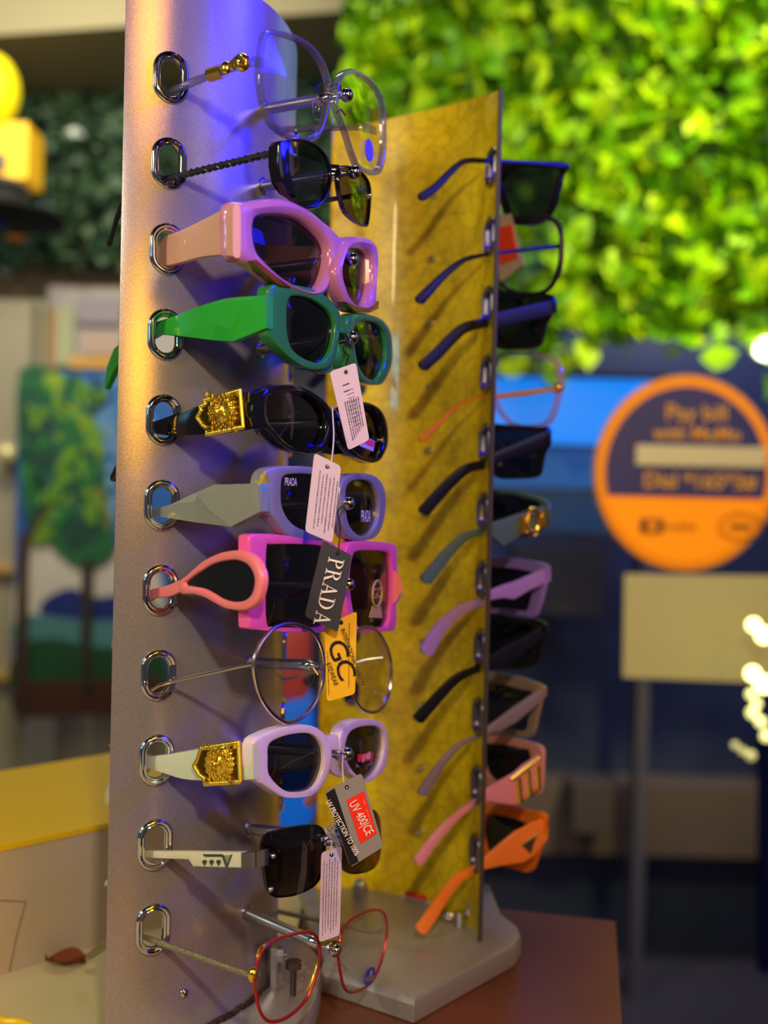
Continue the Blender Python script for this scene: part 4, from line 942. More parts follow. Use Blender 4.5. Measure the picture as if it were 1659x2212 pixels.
# ---- 7 hot pink square
g = front_thing('hot pink oversized square sunglasses with teardrop cut-out temples', 1262)
HP = mat('hot_pink', rgb(236, 92, 165), .22, coat=.4); SAL = mat('salmon_pink', rgb(240, 128, 134), .3, coat=.3)
full_rims(g, HP, 4,
  [(776, 90), (790, 62), (850, 56), (950, 62), (1060, 76), (1150, 92), (1215, 100), (1240, 130), (1250, 200), (1252, 330), (1240, 450), (1215, 560), (1160, 576), (1040, 577), (950, 574), (870, 568), (800, 560), (777, 545), (776, 300)],
  [(874, 122), (895, 114), (1000, 112), (1140, 118), (1180, 140), (1196, 200), (1200, 300), (1192, 430), (1170, 530), (1140, 549), (1000, 550), (900, 546), (874, 530), (870, 330)],
  [(1280, 180), (1290, 130), (1312, 100), (1360, 93), (1440, 96), (1500, 100), (1545, 112), (1558, 130), (1560, 200), (1563, 260), (1583, 310), (1585, 360), (1575, 400), (1558, 430), (1557, 500), (1553, 550), (1530, 570), (1400, 576), (1330, 570), (1300, 520), (1285, 420), (1278, 300)],
  [(1322, 190), (1335, 155), (1370, 145), (1440, 146), (1500, 152), (1520, 175), (1528, 240), (1530, 330), (1524, 450), (1508, 530), (1480, 550), (1400, 548), (1350, 540), (1325, 450), (1310, 340), (1310, 260)],
  .0060, PROF_FLAT, L_DARK, N=160, bridge=[[(1225, 110, 230), (1262, 150, 240), (1300, 140, 230)]], lensd=.002)
hp = onplane(*zp(4, [(790, 290)])[0], BR, HL)+V(-.0005, -.0085, 0); H7 = (hp.x, hp.y)
pl7 = Pl(H7, GA, (0.3, 1.0)); to7 = [(430, 285), (520, 205), (600, 162), (660, 147), (720, 145), (780, 168), (820, 215), (841, 280), (838, 340), (815, 410), (775, 450), (720, 463), (650, 452), (590, 424), (530, 392), (460, 372), (400, 372), (395, 305)]
ti7 = [(425, 326), (470, 285), (520, 250), (570, 220), (630, 202), (700, 195), (760, 220), (792, 270), (797, 320), (782, 375), (745, 407), (690, 415), (630, 400), (580, 370), (530, 345), (480, 335)]
A7, B7 = [pl7.sz(*q) for q in zp(4, to7)], [pl7.sz(*q) for q in zp(4, ti7)]
c7 = pl7.sz(*zp(4, [(640, 300)])[0])
mesh_obj('teardrop_temple', lambda bm: rim(bm, pl7, A7, B7, .0040, PROF, c=c7, N=120), SAL, g, 40)
add_lens(g, pl7, B7, mat('teardrop_insert', rgb(20, 22, 24), .2), d=.0015, bulge=0).name = 'teardrop_insert'
temple_front(g, zp3(4, [(412, 300, 362), (400, 300, 368), (350, 322, 388), (300, 338, 394), (262, 345, 398)]), SAL, .0036, tip=[(300, 1285, 1312), (262, 1325, 1355), (246, 1360, 1395), (241, 1385, 1402)], far=False, rnd=.5, Hov=H7)
m7 = [(mirror_front(pl7.w(p, 0))+(onplane(*zp(4, [(1530, 330)])[0], BR, HR)-NF*.004-mirror_front(V(H7[0], H7[1], onplane(*zp(4, [(800, 290)])[0], BR, HL).z))), ) for p in A7]
bm = bmesh.new(); slab(bm, [m_[0] for m_ in m7], V(.3, -.9, 0).normalized()*-.003); bmesh.ops.recalc_face_normals(bm, faces=bm.faces[:]); link('teardrop_temple', bm, SAL, g)
GCM = mat('gold_print', rgb(190, 160, 96), .4)
q = PLR.sz(*zp(4, [(1452, 372)])[0])
def gcs(bm):
    tube(bm, [PLR.w((q[0]+math.cos(a_*math.pi/18)*.0068, q[1]+math.sin(a_*math.pi/18)*.0066), .0002) for a_ in range(36)], .0006, 6, True)
    B_ = [(1428, 436), (1474, 440), (1482, 500), (1412, 498)]
    slab(bm, [PLR.w(PLR.sz(*p), .0004) for p in zp(4, B_)], PLR.b*.0002)
s7 = mesh_obj('lens_sticker', gcs, GCM, g)
text_mesh('sticker_print', 'GC', PLR.w(q, .0002), PLR.e, V(0, 0, 1), .0075, GCM, s7, bold=.01)
# ---- 8 thin gold round
g = front_thing('thin gold wire round eyeglasses with clear lenses below the hot pink pair', 1437, 'eyeglasses')
WG = mat('pale_gold_wire', (.72, .60, .50, 1), .22, 1.0)
l8 = [(870, 590), (830, 645), (802, 720), (805, 800), (830, 900), (880, 985), (940, 1038), (990, 1050), (1060, 1020), (1120, 950), (1160, 850), (1170, 740), (1150, 640), (1100, 565), (1000, 530), (920, 545)]
r8 = [(1460, 580), (1500, 650), (1520, 720), (1525, 800), (1512, 900), (1480, 970), (1430, 998), (1370, 980), (1330, 920), (1310, 820), (1303, 700), (1320, 610), (1360, 555), (1415, 548)]
mesh_obj('frame', lambda bm: (tube(bm, wire(PLL, 4, l8, 0), .00095, 8, True), tube(bm, wire(PLR, 4, r8, 0), .00095, 8, True), tube(bm, cat_open([PLL.w(PLL.sz(*zp(4, [(1165, 700)])[0])), PLL.w(PLL.sz(*zp(4, [(1225, 680)])[0]), -.001), PLR.w(PLR.sz(*zp(4, [(1308, 700)])[0]))]), .0010, 8)), WG, g)
add_lens(g, PLL, sz(PLL, 4, l8), L_CLEAR, d=-.0004, bulge=.001, grow=.99); add_lens(g, PLR, sz(PLR, 4, r8), L_CLEAR, d=-.0004, bulge=.001, grow=.99)
temple_front(g, zp3(4, [(798, 735, 752), (720, 742, 768), (640, 765, 785), (500, 795, 815), (400, 818, 838), (295, 845, 866)]), WG, .0016, tip=[(300, 1500, 1510), (258, 1560, 1568), (248, 1588, 1596), (235, 1606, 1614)], far_px=zp(4, [(1515, 712)])[0], far_dz=.004)
nose_pads(g, 4, (1140, 800), (1325, 800))
# ---- 9 white with gold plaque
g = front_thing('white geometric sunglasses with embossed gold plaque on pale mint temple', 1627)
WH = mat('white_acetate', rgb(228, 214, 226), .18, coat=.4); MINT = mat('pale_mint', rgb(205, 215, 190), .3, coat=.2)
full_rims(g, WH, 5,
  [(797, 215), (860, 162), (960, 125), (1060, 112), (1130, 124), (1182, 165), (1212, 215), (1210, 320), (1172, 420), (1120, 480), (1040, 498), (960, 495), (900, 460), (840, 420), (800, 395)],
  [(885, 215), (940, 180), (1020, 160), (1100, 160), (1150, 200), (1172, 260), (1165, 350), (1130, 430), (1080, 462), (990, 465), (930, 430), (885, 370), (880, 290)],
  [(1255, 190), (1275, 130), (1330, 90), (1400, 80), (1470, 95), (1506, 150), (1512, 250), (1495, 340), (1440, 396), (1390, 416), (1330, 385), (1285, 335), (1262, 260)],
  [(1290, 200), (1312, 150), (1370, 122), (1450, 120), (1485, 160), (1490, 230), (1470, 320), (1430, 378), (1380, 400), (1330, 362), (1300, 315), (1283, 260)],
  .0060, PROF_FLAT, L_DARK, bridge=[[(1180, 165, 250), (1220, 165, 250), (1275, 160, 250)]], lensd=.002)
poly_on(PLR, 5, [(1215, 280), (1265, 290), (1310, 370), (1300, 395), (1255, 375), (1215, 320)], .003, .003, WH, g, 'nose_pad', .0006)
S9, inw9 = temple_front(g, zp3(5, [(797, 208, 405), (700, 215, 412), (540, 232, 412), (420, 252, 402), (330, 268, 372), (240, 280, 345)]), MINT, .0040, tip=[(290, 1650, 1690), (245, 1675, 1722), (236, 1685, 1736), (226, 1712, 1738)], far_px=zp(5, [(1490, 240)])[0], far_dz=-.002, rnd=.35)
plaque(g, 5, [(540, 232), (735, 203), (745, 408), (560, 420), (555, 390), (530, 372), (502, 325), (522, 290), (530, 262)], zp(5, [(797, 208)])[0], inw9, (640, 312), 2)
s9 = poly_on(PLR, 5, [(1352, 260), (1440, 248), (1438, 325), (1352, 338)], .0012, .0003, mat('sticker_grey', rgb(120, 110, 120), .5), g, 'lens_sticker', 0, 'red and grey UV 400 sticker')
poly_on(PLR, 5, [(1358, 268), (1436, 256), (1434, 298), (1358, 308)], .0006, .0003, mat('sticker_red', rgb(235, 40, 50), .5), s9, 'sticker_print')
text_mesh('sticker_text', 'UV 400', PLR.w(PLR.sz(*zp(5, [(1397, 283)])[0]), .0003), PLR.e, V(0, 0, 1), .0052, WHITE_INK, s9, bold=.01, fit=.0115)
text_mesh('sticker_text', 'PROTECTION', PLR.w(PLR.sz(*zp(5, [(1396, 316)])[0]), .0009), PLR.e, V(0, 0, 1), .0022, BLACKM, s9, bold=.01, fit=.0115)
# ---- 10 rimless square
g = front_thing('rimless square dark sunglasses with white diamond-patterned temple, second from the bottom', 1810)
l10 = [(868, 705), (900, 680), (1000, 655), (1080, 644), (1130, 642), (1163, 660), (1176, 700), (1177, 800), (1162, 890), (1125, 955), (1045, 1000), (960, 1018), (905, 1012), (878, 970), (862, 880), (853, 790), (855, 735)]
r10 = [(1262, 620), (1330, 580), (1400, 562), (1440, 566), (1465, 610), (1471, 700), (1466, 800), (1440, 860), (1380, 890), (1310, 892), (1276, 855), (1255, 770), (1250, 690)]
GL = glassy('gradient_plum_lens', (.02, .012, .018, 1), ior=1.55, grad=((.34, .28, .22, 1), -.028, .010))
add_lens(g, PLL, sz(PLL, 5, l10), GL, d=0, bulge=.001, th=.0018); add_lens(g, PLR, sz(PLR, 5, r10), GL, d=0, bulge=.001, th=.0018)
mesh_obj('lens_edge', lambda bm: (tube(bm, wire(PLL, 5, l10, 0, d=.0008), .0005, 6, True), tube(bm, wire(PLR, 5, r10, 0, d=.0008), .0005, 6, True)), BLACK, g)
for pl, x, y in ((PLL, 893, 800), (PLL, 1152, 712), (PLL, 1168, 735), (PLR, 1285, 690), (PLL, 882, 975)):
    c = pl.w(pl.sz(*zp(5, [(x, y)])[0]), -.001); mesh_obj('lens_screw', lambda bm: sphere(bm, c, .0013, seg=12, rg=8), CHROME, g)
mesh_obj('bridge', lambda bm: (tube(bm, cat_open([PLL.w(PLL.sz(*zp(5, [(1155, 712)])[0]), -.001), PLL.w(PLL.sz(*zp(5, [(1215, 690)])[0]), -.003), PLR.w(PLR.sz(*zp(5, [(1285, 690)])[0]), -.001)]), .0012, 8), tube(bm, cat_open([PLL.w(PLL.sz(*zp(5, [(1168, 740)])[0]), -.001), PLL.w(PLL.sz(*zp(5, [(1215, 735)])[0]), -.002), PLR.w(PLR.sz(*zp(5, [(1280, 730)])[0]), -.001)]), .0009, 8)), CHROME, g)
WT = mat('white_temple', rgb(222, 220, 190), .3, coat=.2)
S10, inw10 = temple_front(g, zp3(5, [(742, 782, 868), (700, 782, 866), (480, 778, 860), (455, 778, 822), (270, 778, 815), (225, 778, 812)]), WT, .0030, tip=[(285, 1845, 1858), (245, 1880, 1895), (238, 1892, 1910), (226, 1905, 1915)], far_px=zp(5, [(1450, 690)])[0], far_dz=-.003, rnd=.3, flat=True)
H10 = onplane(*zp(5, [(742, 782)])[0], BR, HL)-NFu*.002; H10 = (H10.x, H10.y)
def W10(x, y, d=0): qq = zp(5, [(x, y)])[0]; return onplane(qq[0], qq[1], H10, GA)-inw10*d
mesh_obj('metal_end_piece', lambda bm: (slab(bm, [W10(738, 785, .0006), W10(812, 778, .0006), W10(812, 862, .0006), W10(738, 868, .0006)], inw10*.004, .0004), slab(bm, [W10(812, 780), W10(858, 768), W10(858, 855), W10(812, 860)], inw10*.002)), mat('gunmetal', (.20, .20, .22, 1), .25, .9), g, 30)
def pat(bm):
    for x in (543, 580, 617):
        slab(bm, [W10(x-13, 832, .0003), W10(x-6, 823, .0003), W10(x+6, 823, .0003), W10(x+13, 832, .0003), W10(x, 855, .0003)], inw10*.0002)
    slab(bm, [W10(532, 793, .0003), W10(635, 793, .0003), W10(640, 806, .0003), W10(545, 806, .0003)], inw10*.0002)
    slab(bm, [W10(632, 796, .0003), W10(642, 796, .0003), W10(662, 848, .0003), W10(682, 794, .0003), W10(690, 794, .0003), W10(664, 862, .0003), W10(655, 862, .0003)], inw10*.0002)
    for k in range(5): slab(bm, [W10(644+k*3, 800+k*9, .0003), W10(680-k*3, 800+k*9, .0003), W10(679-k*3, 803+k*9, .0003), W10(645+k*3, 803+k*9, .0003)], inw10*.0002)
mesh_obj('temple_pattern', pat, mat('pattern_dark', rgb(58, 66, 56), .5), g)
# ---- 11 red wire
g = front_thing('thin red wire eyeglasses with clear lenses, lowest on the silver rack', 2050, 'eyeglasses')
l11 = [(812, 480), (830, 400), (870, 345), (950, 305), (1040, 280), (1100, 280), (1135, 310), (1148, 380), (1142, 450), (1112, 550), (1070, 640), (1000, 710), (930, 744), (870, 742), (832, 690), (812, 600), (803, 530)]
r11 = [(1252, 330), (1275, 260), (1320, 205), (1395, 168), (1455, 160), (1488, 182), (1503, 260), (1492, 350), (1466, 450), (1420, 540), (1360, 584), (1300, 590), (1270, 550), (1250, 450), (1245, 390)]
RED = mat('red_wire', rgb(176, 46, 50), .25, .4, coat=.3)
mesh_obj('frame', lambda bm: (tube(bm, wire(PLL, 6, l11, 0), .0008, 8, True), tube(bm, wire(PLR, 6, r11, 0), .0008, 8, True)), RED, g)
mesh_obj('bridge', lambda bm: tube(bm, cat_open([PLL.w(PLL.sz(*zp(6, [(1145, 345)])[0])), PLL.w(PLL.sz(*zp(6, [(1195, 325)])[0]), -.001), PLR.w(PLR.sz(*zp(6, [(1252, 335)])[0]))]), .0009, 8), GOLD, g)
for P_ in (wire(PLL, 6, l11, 0, d=.0006)[5:14], wire(PLL, 6, l11, 0, d=.0006)[46:58], wire(PLR, 6, r11, 0, d=.0006)[2:9]): mesh_obj('rim_inlay', lambda bm: tube(bm, P_, .0011, 8), GOLD, g)
add_lens(g, PLL, sz(PLL, 6, l11), L_CLEAR, d=0, bulge=.001, grow=.99); add_lens(g, PLR, sz(PLR, 6, r11), L_CLEAR, d=0, bulge=.001, grow=.99)
OLV = mat('olive_metal', (.34, .32, .20, 1), .35, .7, bump=.8, bscale=1500)
temple_front(g, zp3(6, [(818, 482, 522), (770, 490, 518), (740, 478, 512), (640, 445, 475), (500, 392, 425), (340, 338, 368), (210, 292, 318)]), OLV, .0022, tip=[(270, 2010, 2022), (235, 2022, 2044), (212, 2038, 2062), (196, 2052, 2074), (184, 2064, 2074)], far_px=zp(6, [(1506, 272)])[0], far_dz=.012)
mesh_obj('hinge_cap', lambda bm: sphere(bm, PLL.w(PLL.sz(*zp(6, [(805, 503)])[0]), .001), .0028, (.9, .9, 1.2), 12, 8), GOLD, g)
nose_pads(g, 6, (1095, 495), (1290, 480))
s11 = mesh_obj('lens_sticker', lambda bm: slab(bm, cat_closed([PLR.w(PLR.sz(*q_), -.0014) for q_ in zp(6, [(1370, 545), (1372, 505), (1395, 468), (1418, 458), (1426, 475), (1422, 515), (1405, 545), (1385, 556)])], 4), PLR.b*.0003), mat('sticker_navy', rgb(52, 60, 170), .5), g)
text_mesh('sticker_print', 'e', PLR.w(PLR.sz(*zp(6, [(1404, 490)])[0]), -.0016), PLR.e, V(0, 0, 1), .0075, WHITE_INK, s11)
mesh_obj('sticker_band', lambda bm: slab(bm, [PLR.w(PLR.sz(*q_), -.0016) for q_ in zp(6, [(1372, 512), (1420, 500), (1420, 528), (1372, 538)])], PLR.b*.0002), mat('sticker_grey', rgb(120, 110, 120), .5), s11)
# ================================================================== GLASSES ON THE YELLOW RACK
GB = (CB[0]+RB*math.cos(math.radians(12.5)), CB[1]+RB*math.sin(math.radians(12.5)))
DB = V(math.cos(math.radians(33)), math.sin(math.radians(33)), 0)      # from eyelet to hinge
EB = V(-DB.y, DB.x, 0)                                                 # along the front, away from us
def back_pair(label, z, hinge, rim_pts, inner_pts, temple, tip, m, lensm, cat='sunglasses', th=.0045, tth=.003, prof=PROF, tip_m=None, wirer=None, rnd=.5, tm=None):
    """hinge: zoom px of hinge corner; rim_pts/inner_pts outline of the near lens; temple: stations (x, ytop, ybot)"""
    hx, hy = zp(z, [hinge])[0]
    h = onplane(hx, hy, GB, (GB[0]+DB.x, GB[1]+DB.y)); Hh = (h.x, h.y)
    pl = Pl(Hh, (Hh[0]+EB.x, Hh[1]+EB.y), (-DB.x, -DB.y))
    mid = V(Hh[0], Hh[1], 0)+EB*.066
    g = thing(cat, label, cat, (mid.x, mid.y, h.z))
    O_ = [pl.sz(*q) for q in zp(z, rim_pts)]
    I_ = [pl.sz(*q) for q in zp(z, inner_pts)] if inner_pts else shrink(O_, .86)
    plm = Pl((mid.x+EB.x*.066, mid.y+EB.y*.066), (mid.x, mid.y), (-DB.x, -DB.y))
    for p_, idx in ((pl, 0), (plm, 1)): pass
    bm = bmesh.new()
    if wirer:
        for p_ in (pl, plm): tube(bm, [p_.w(q, 0) for q in cat_closed(O_, 5)], wirer, 8, True)
    else:
        for p_ in (pl, plm): rim(bm, p_, O_, I_, th, prof, N=80)
    zs = max(p[1] for p in O_); smax = max(p[0] for p in O_)
    zc = [p[1] for p in O_ if p[0] > smax*.8]; zc = (sum(zc)/len(zc))*.35+zs*.65
    A_, B_ = pl.w((smax*.97, zc), 0), plm.w((smax*.97, zc), 0)
    tube(bm, [A_, (A_+B_)/2-pl.b*.002+V(0, 0, .001), B_], wirer or .0022, 8)
    bmesh.ops.recalc_face_normals(bm, faces=bm.faces[:]); link('frame', bm, m, g, 40)
    for p_ in (pl, plm):
        bm = bmesh.new(); lens_mesh(bm, p_, I_ if not wirer else shrink(O_, .99), d=.001); bmesh.ops.recalc_face_normals(bm, faces=bm.faces[:]); link('lens', bm, lensm, g, 60)
    T = [(onplane(x, a_, Hh, GB), onplane(x, b_, Hh, GB)) for x, a_, b_ in zp3(z, temple)]
    zt_, (tx, ) = tip[0], (0,)
    TT = []
    px = zp(zt_, tip[1]); sc_ = ZM[zt_][2]
    ww = tip[2]
    for i, (x, y) in enumerate(px):
        w_ = 1.12*(ww[0]+(ww[1]-ww[0])*(i/(len(px)-1)))/sc_/2
        dxx = px[min(i+1, len(px)-1)][0]-px[max(i-1, 0)][0]; dyy = px[min(i+1, len(px)-1)][1]-px[max(i-1, 0)][1]; l_ = math.hypot(dxx, dyy)
        nx, ny = -dyy/l_, dxx/l_
        if ny > 0: nx, ny = -nx, -ny
        TT.append((onplane(x+nx*w_, y+ny*w_, Hh, GB), onplane(x-nx*w_, y-ny*w_, Hh, GB)))
    A_ = cat_open([t[0] for t in TT], 3); B_ = cat_open([t[1] for t in TT], 3); TT = list(zip(A_, B_))
    t_, b_ = TT[-1]; mm = (t_+b_)/2; dr = ((TT[-1][0]+TT[-1][1])/2-(TT[-3][0]+TT[-3][1])/2).normalized()
    TT.append((mm+(t_-mm)*.7+dr*.0012, mm+(b_-mm)*.7+dr*.0012)); TT.append((mm+(t_-mm)*.25+dr*.0017, mm+(b_-mm)*.25+dr*.0017))
    def both(nm, st_, mt):
        bm = bmesh.new(); ribbon(bm, st_, tth, EB, rnd=rnd); bmesh.ops.recalc_face_normals(bm, faces=bm.faces[:]); o = link(nm, bm, mt, g)
        far = [(t+EB*.132-V(0, 0, 0), b+EB*.132) for t, b in st_]
        bm = bmesh.new(); ribbon(bm, far, tth, -EB, rnd=rnd); bmesh.ops.recalc_face_normals(bm, faces=bm.faces[:]); link(nm, bm, mt, g); return o
    both('temple', T+TT, tm or m)
    return g, pl, Hh
GRP = None
C_LAV = glassy('crystal_rose', (.80, .72, .80, 1), rough=.06, ior=1.5, body=rgb(210, 170, 190), bodymix=.35)
NAVB = mat('navy_black', rgb(15, 14, 22), .35)
back_pair('matte black flat-top sunglasses with green-tinted lens, topmost on the yellow rack', 11, (1420, 675),
  [(1422, 672), (1388, 738), (1370, 840), (1330, 985), (1290, 1062), (1210, 1128), (1060, 1135), (985, 1095), (935, 970), (905, 860), (905, 700), (1000, 660), (1250, 660)],
  [(1370, 712), (1345, 840), (1300, 985), (1260, 1040), (1190, 1078), (1070, 1082), (1010, 1050), (965, 950), (935, 850), (960, 760), (1040, 706), (1200, 700)],
  [(1415, 668, 712), (1250, 655, 690), (1000, 640, 672), (905, 634, 665)],
  (11, [(800, 643), (650, 645), (550, 715), (440, 830), (325, 915)], (32, 62)), NAVB, L_GREEN)
gb, plb, Hb = back_pair('round black wire eyeglasses with clear lenses and an orange tag on the yellow rack', 11, (1350, 1285),
  [(1290, 1085), (1335, 1130), (1356, 1200), (1358, 1300), (1348, 1420), (1310, 1540), (1235, 1622), (1100, 1650), (985, 1620), (915, 1545), (880, 1450), (868, 1300), (880, 1180), (940, 1100), (1060, 1070), (1200, 1065)], None,
  [(1350, 1262, 1300), (1240, 1275, 1312), (1000, 1305, 1335), (880, 1322, 1350)],
  (11, [(800, 1345), (640, 1385), (500, 1490), (400, 1590), (310, 1685)], (26, 76)), BLACKM, L_CLEAR, 'eyeglasses', wirer=.0016, tm=mat('blue_black_temple', rgb(16, 14, 60), .25))
def back_mark(z, pts, d, m, g, pl, nm, th=.0004, label=None):
    o = mesh_obj(nm, lambda bm: slab(bm, [pl.w(pl.sz(*q), d) for q in zp(z, pts)], pl.b*th), m, g)
    if label: o['label'] = label
    return o
plt = Pl((Hb[0]-.004, Hb[1]-.004), (Hb[0]-.004+EB.x, Hb[1]-.004+EB.y), (-DB.x, -DB.y))
ot = thing('hang_tag', 'orange and cream hang tag behind the yellow panel near its top', 'tag', tuple(plt.w(plt.sz(*zp(11, [(980, 1540)])[0]), 0)))
mesh_obj('card', lambda bm: slab(bm, [plt.w(plt.sz(*q), .003) for q in zp(11, [(860, 1080), (1010, 1050), (1110, 1440), (930, 1560)])], plt.b*.0004), mat('tag_cream', rgb(196, 176, 140), .6), ot)
mesh_obj('orange_print', lambda bm: slab(bm, [plt.w(plt.sz(*q), .0036) for q in zp(11, [(885, 1165), (1020, 1130), (1065, 1380), (935, 1430)])], plt.b*.0004), mat('print_orange', rgb(250, 70, 16), .5), ot)
back_pair('thick navy black sunglasses with wide plain temple, third on the yellow rack', 11, (1325, 1690),
  [(1325, 1665), (1322, 1780), (1270, 1850), (1240, 1960), (1200, 2040), (1060, 2062), (900, 2045), (850, 1900), (850, 1640), (1060, 1630), (1240, 1640)],
  [(1240, 1690), (1230, 1830), (1190, 2000), (1050, 2020), (930, 2000), (890, 1850), (890, 1700), (1060, 1680)],
  [(1325, 1680, 1790), (1200, 1706, 1822), (1000, 1752, 1868), (885, 1778, 1895)],
  (11, [(790, 1855), (650, 1890), (550, 1970), (440, 2085), (335, 2180)], (70, 80)), NAVB, L_BLOCK, rnd=.35)
g4, p4, H4 = back_pair('transparent pink crystal eyeglasses, fourth on the yellow rack', 12, (1320, 330),
  [(840, 140), (880, 82), (980, 76), (1100, 78), (1240, 92), (1320, 150), (1345, 250), (1325, 400), (1290, 520), (1235, 600), (1100, 624), (965, 602), (875, 510), (832, 390), (825, 250)],
  [(870, 155), (900, 105), (990, 98), (1100, 100), (1225, 120), (1285, 175), (1305, 260), (1290, 390), (1260, 500), (1215, 570), (1100, 595), (985, 575), (900, 490), (860, 380), (855, 250)],
  [(1325, 320, 365), (1240, 322, 358), (1100, 335, 385), (840, 372, 412)],
  (12, [(730, 395), (600, 440), (480, 545), (400, 620), (320, 700)], (14, 50)), C_LAV, L_CLEAR, 'eyeglasses', th=.003, tm=glassy('amber_clear', (.90, .55, .2, 1), rough=.05, ior=1.5, body=rgb(230, 140, 50), bodymix=.35))
mesh_obj('hinge_cap', lambda bm: sphere(bm, p4.w(p4.sz(*zp(12, [(1300, 325)])[0]), 0), .0035, seg=12, rg=8), GOLD, g4)
back_pair('broad black wraparound sunglasses under the pink crystal pair on the yellow rack', 12, (1245, 630),
  [(1245, 618), (1250, 735), (1215, 800), (1195, 900), (1165, 972), (1020, 990), (870, 975), (800, 850), (790, 610), (1000, 600), (1180, 612)],
  [(1190, 660), (1175, 780), (1140, 930), (1010, 950), (890, 935), (840, 820), (835, 660), (1000, 640)],
  [(1245, 622, 742), (1100, 685, 790), (950, 750, 838), (820, 802, 888)],
  (12, [(750, 885), (645, 912), (545, 990), (430, 1110), (330, 1225)], (62, 78)), mat('black_violet', rgb(22, 18, 30), .25), L_BLOCK, rnd=.35)
TEAL = mat('grey_green', rgb(76, 100, 98), .3)
g6, p6, H6 = back_pair('grey-green sunglasses with gold buckle ornament on the wide temple', 12, (1240, 1175),
  [(1245, 1160), (1250, 1300), (1200, 1345), (1120, 1390), (1000, 1420), (820, 1400), (770, 1250), (770, 1090), (880, 1065), (1000, 1072), (1120, 1105)],
  [(1190, 1160), (1190, 1270), (1100, 1350), (990, 1370), (860, 1350), (820, 1250), (820, 1110), (900, 1096), (1000, 1102), (1100, 1130)],
  [(1240, 1172, 1335), (1120, 1200, 1370), (1020, 1235, 1405), (900, 1275, 1480), (805, 1310, 1400)],
  (12, [(745, 1370), (640, 1400), (540, 1485), (430, 1615), (345, 1720)], (46, 82)), TEAL, L_BLOCK, tth=.0032, rnd=.3)
def Wt(z, x, y, Hh, d): q = zp(z, [(x, y)])[0]; return onplane(q[0], q[1], Hh, GB)-EB*d
def buckle(bm):
    pts = [Wt(12, 1100+42*math.cos(a_*math.pi/12), 1300+100*math.sin(a_*math.pi/12), H6, .0012) for a_ in range(24)]; tube(bm, pts, .0014, 8, True)
    tube(bm, [Wt(12, 1025, 1260, H6, .0008), Wt(12, 1025, 1380, H6, .0008)], .0018, 8); tube(bm, [Wt(12, 1182, 1210, H6, .0008), Wt(12, 1182, 1330, H6, .0008)], .0022, 8)
    tube(bm, [Wt(12, 1020, 1262, H6, .0008), Wt(12, 1185, 1222, H6, .0008)], .0010, 8); tube(bm, [Wt(12, 1030, 1380, H6, .0008), Wt(12, 1185, 1330, H6, .0008)], .0010, 8)
mesh_obj('buckle_ornament', buckle, GOLD, g6)
VIO = mat('lilac_acetate', rgb(150, 118, 205), .22, coat=.3); VIOT = mat('lilac_temple', rgb(160, 124, 190), .25, coat=.2)
back_pair('lilac square sunglasses with dark lenses, middle of the yellow rack', 12, (1235, 1630),
  [(1245, 1640), (1215, 1800), (1180, 1920), (1150, 1990), (1100, 1980), (950, 1955), (800, 1960), (750, 1800), (750, 1570), (900, 1555), (1060, 1570), (1225, 1600)],
  [(1160, 1680), (1140, 1800), (1110, 1920), (1080, 1945), (950, 1925), (820, 1920), (790, 1800), (790, 1640), (900, 1625), (1050, 1640)],
  [(1240, 1618, 1730), (1100, 1680, 1790), (980, 1730, 1862), (900, 1755, 1852), (795, 1800, 1868)],
  (13, [(780, 10), (650, 60), (540, 150), (445, 260), (375, 390)], (52, 100)), VIO, L_BLOCK, rnd=.35, tm=VIOT)
back_pair('plain black sunglasses directly below the lilac pair', 13, (1310, 175),
  [(1315, 160), (1290, 300), (1260, 420), (1225, 492), (1130, 520), (980, 515), (840, 500), (800, 300), (800, 90), (950, 92), (1120, 115)],
  [(1230, 200), (1215, 320), (1190, 430), (1110, 470), (980, 465), (880, 450), (850, 300), (850, 140), (960, 130), (1100, 155)],
  [(1310, 165, 250), (1200, 232, 350), (1080, 300, 455), (950, 375, 515), (850, 435, 545)],
  (13, [(760, 528), (640, 582), (540, 665), (430, 785), (312, 915)], (50, 80)), mat('black_soft', rgb(18, 18, 24), .3), L_BLOCK, rnd=.35)
back_pair('taupe and silver square sunglasses with green-grey lens on the yellow rack', 13, (1300, 670),
  [(1308, 660), (1290, 760), (1260, 880), (1210, 1045), (1080, 1030), (950, 1015), (840, 1000), (800, 800), (810, 555), (900, 545), (1020, 560), (1180, 600)],
  [(1230, 700), (1220, 800), (1200, 900), (1170, 1000), (1060, 990), (940, 980), (860, 960), (840, 800), (845, 640), (920, 628), (1040, 650), (1150, 680)],
  [(1305, 655, 735), (1200, 722, 835), (1060, 820, 950), (980, 880, 992), (845, 985, 1035)],
  (13, [(755, 1060), (640, 1112), (530, 1220), (440, 1345), (345, 1490)], (22, 66)), mat('taupe_acetate', rgb(152, 132, 112), .3), L_GREEN, rnd=.4, tm=mat('silver_lilac', rgb(150, 134, 146), .3, .3))
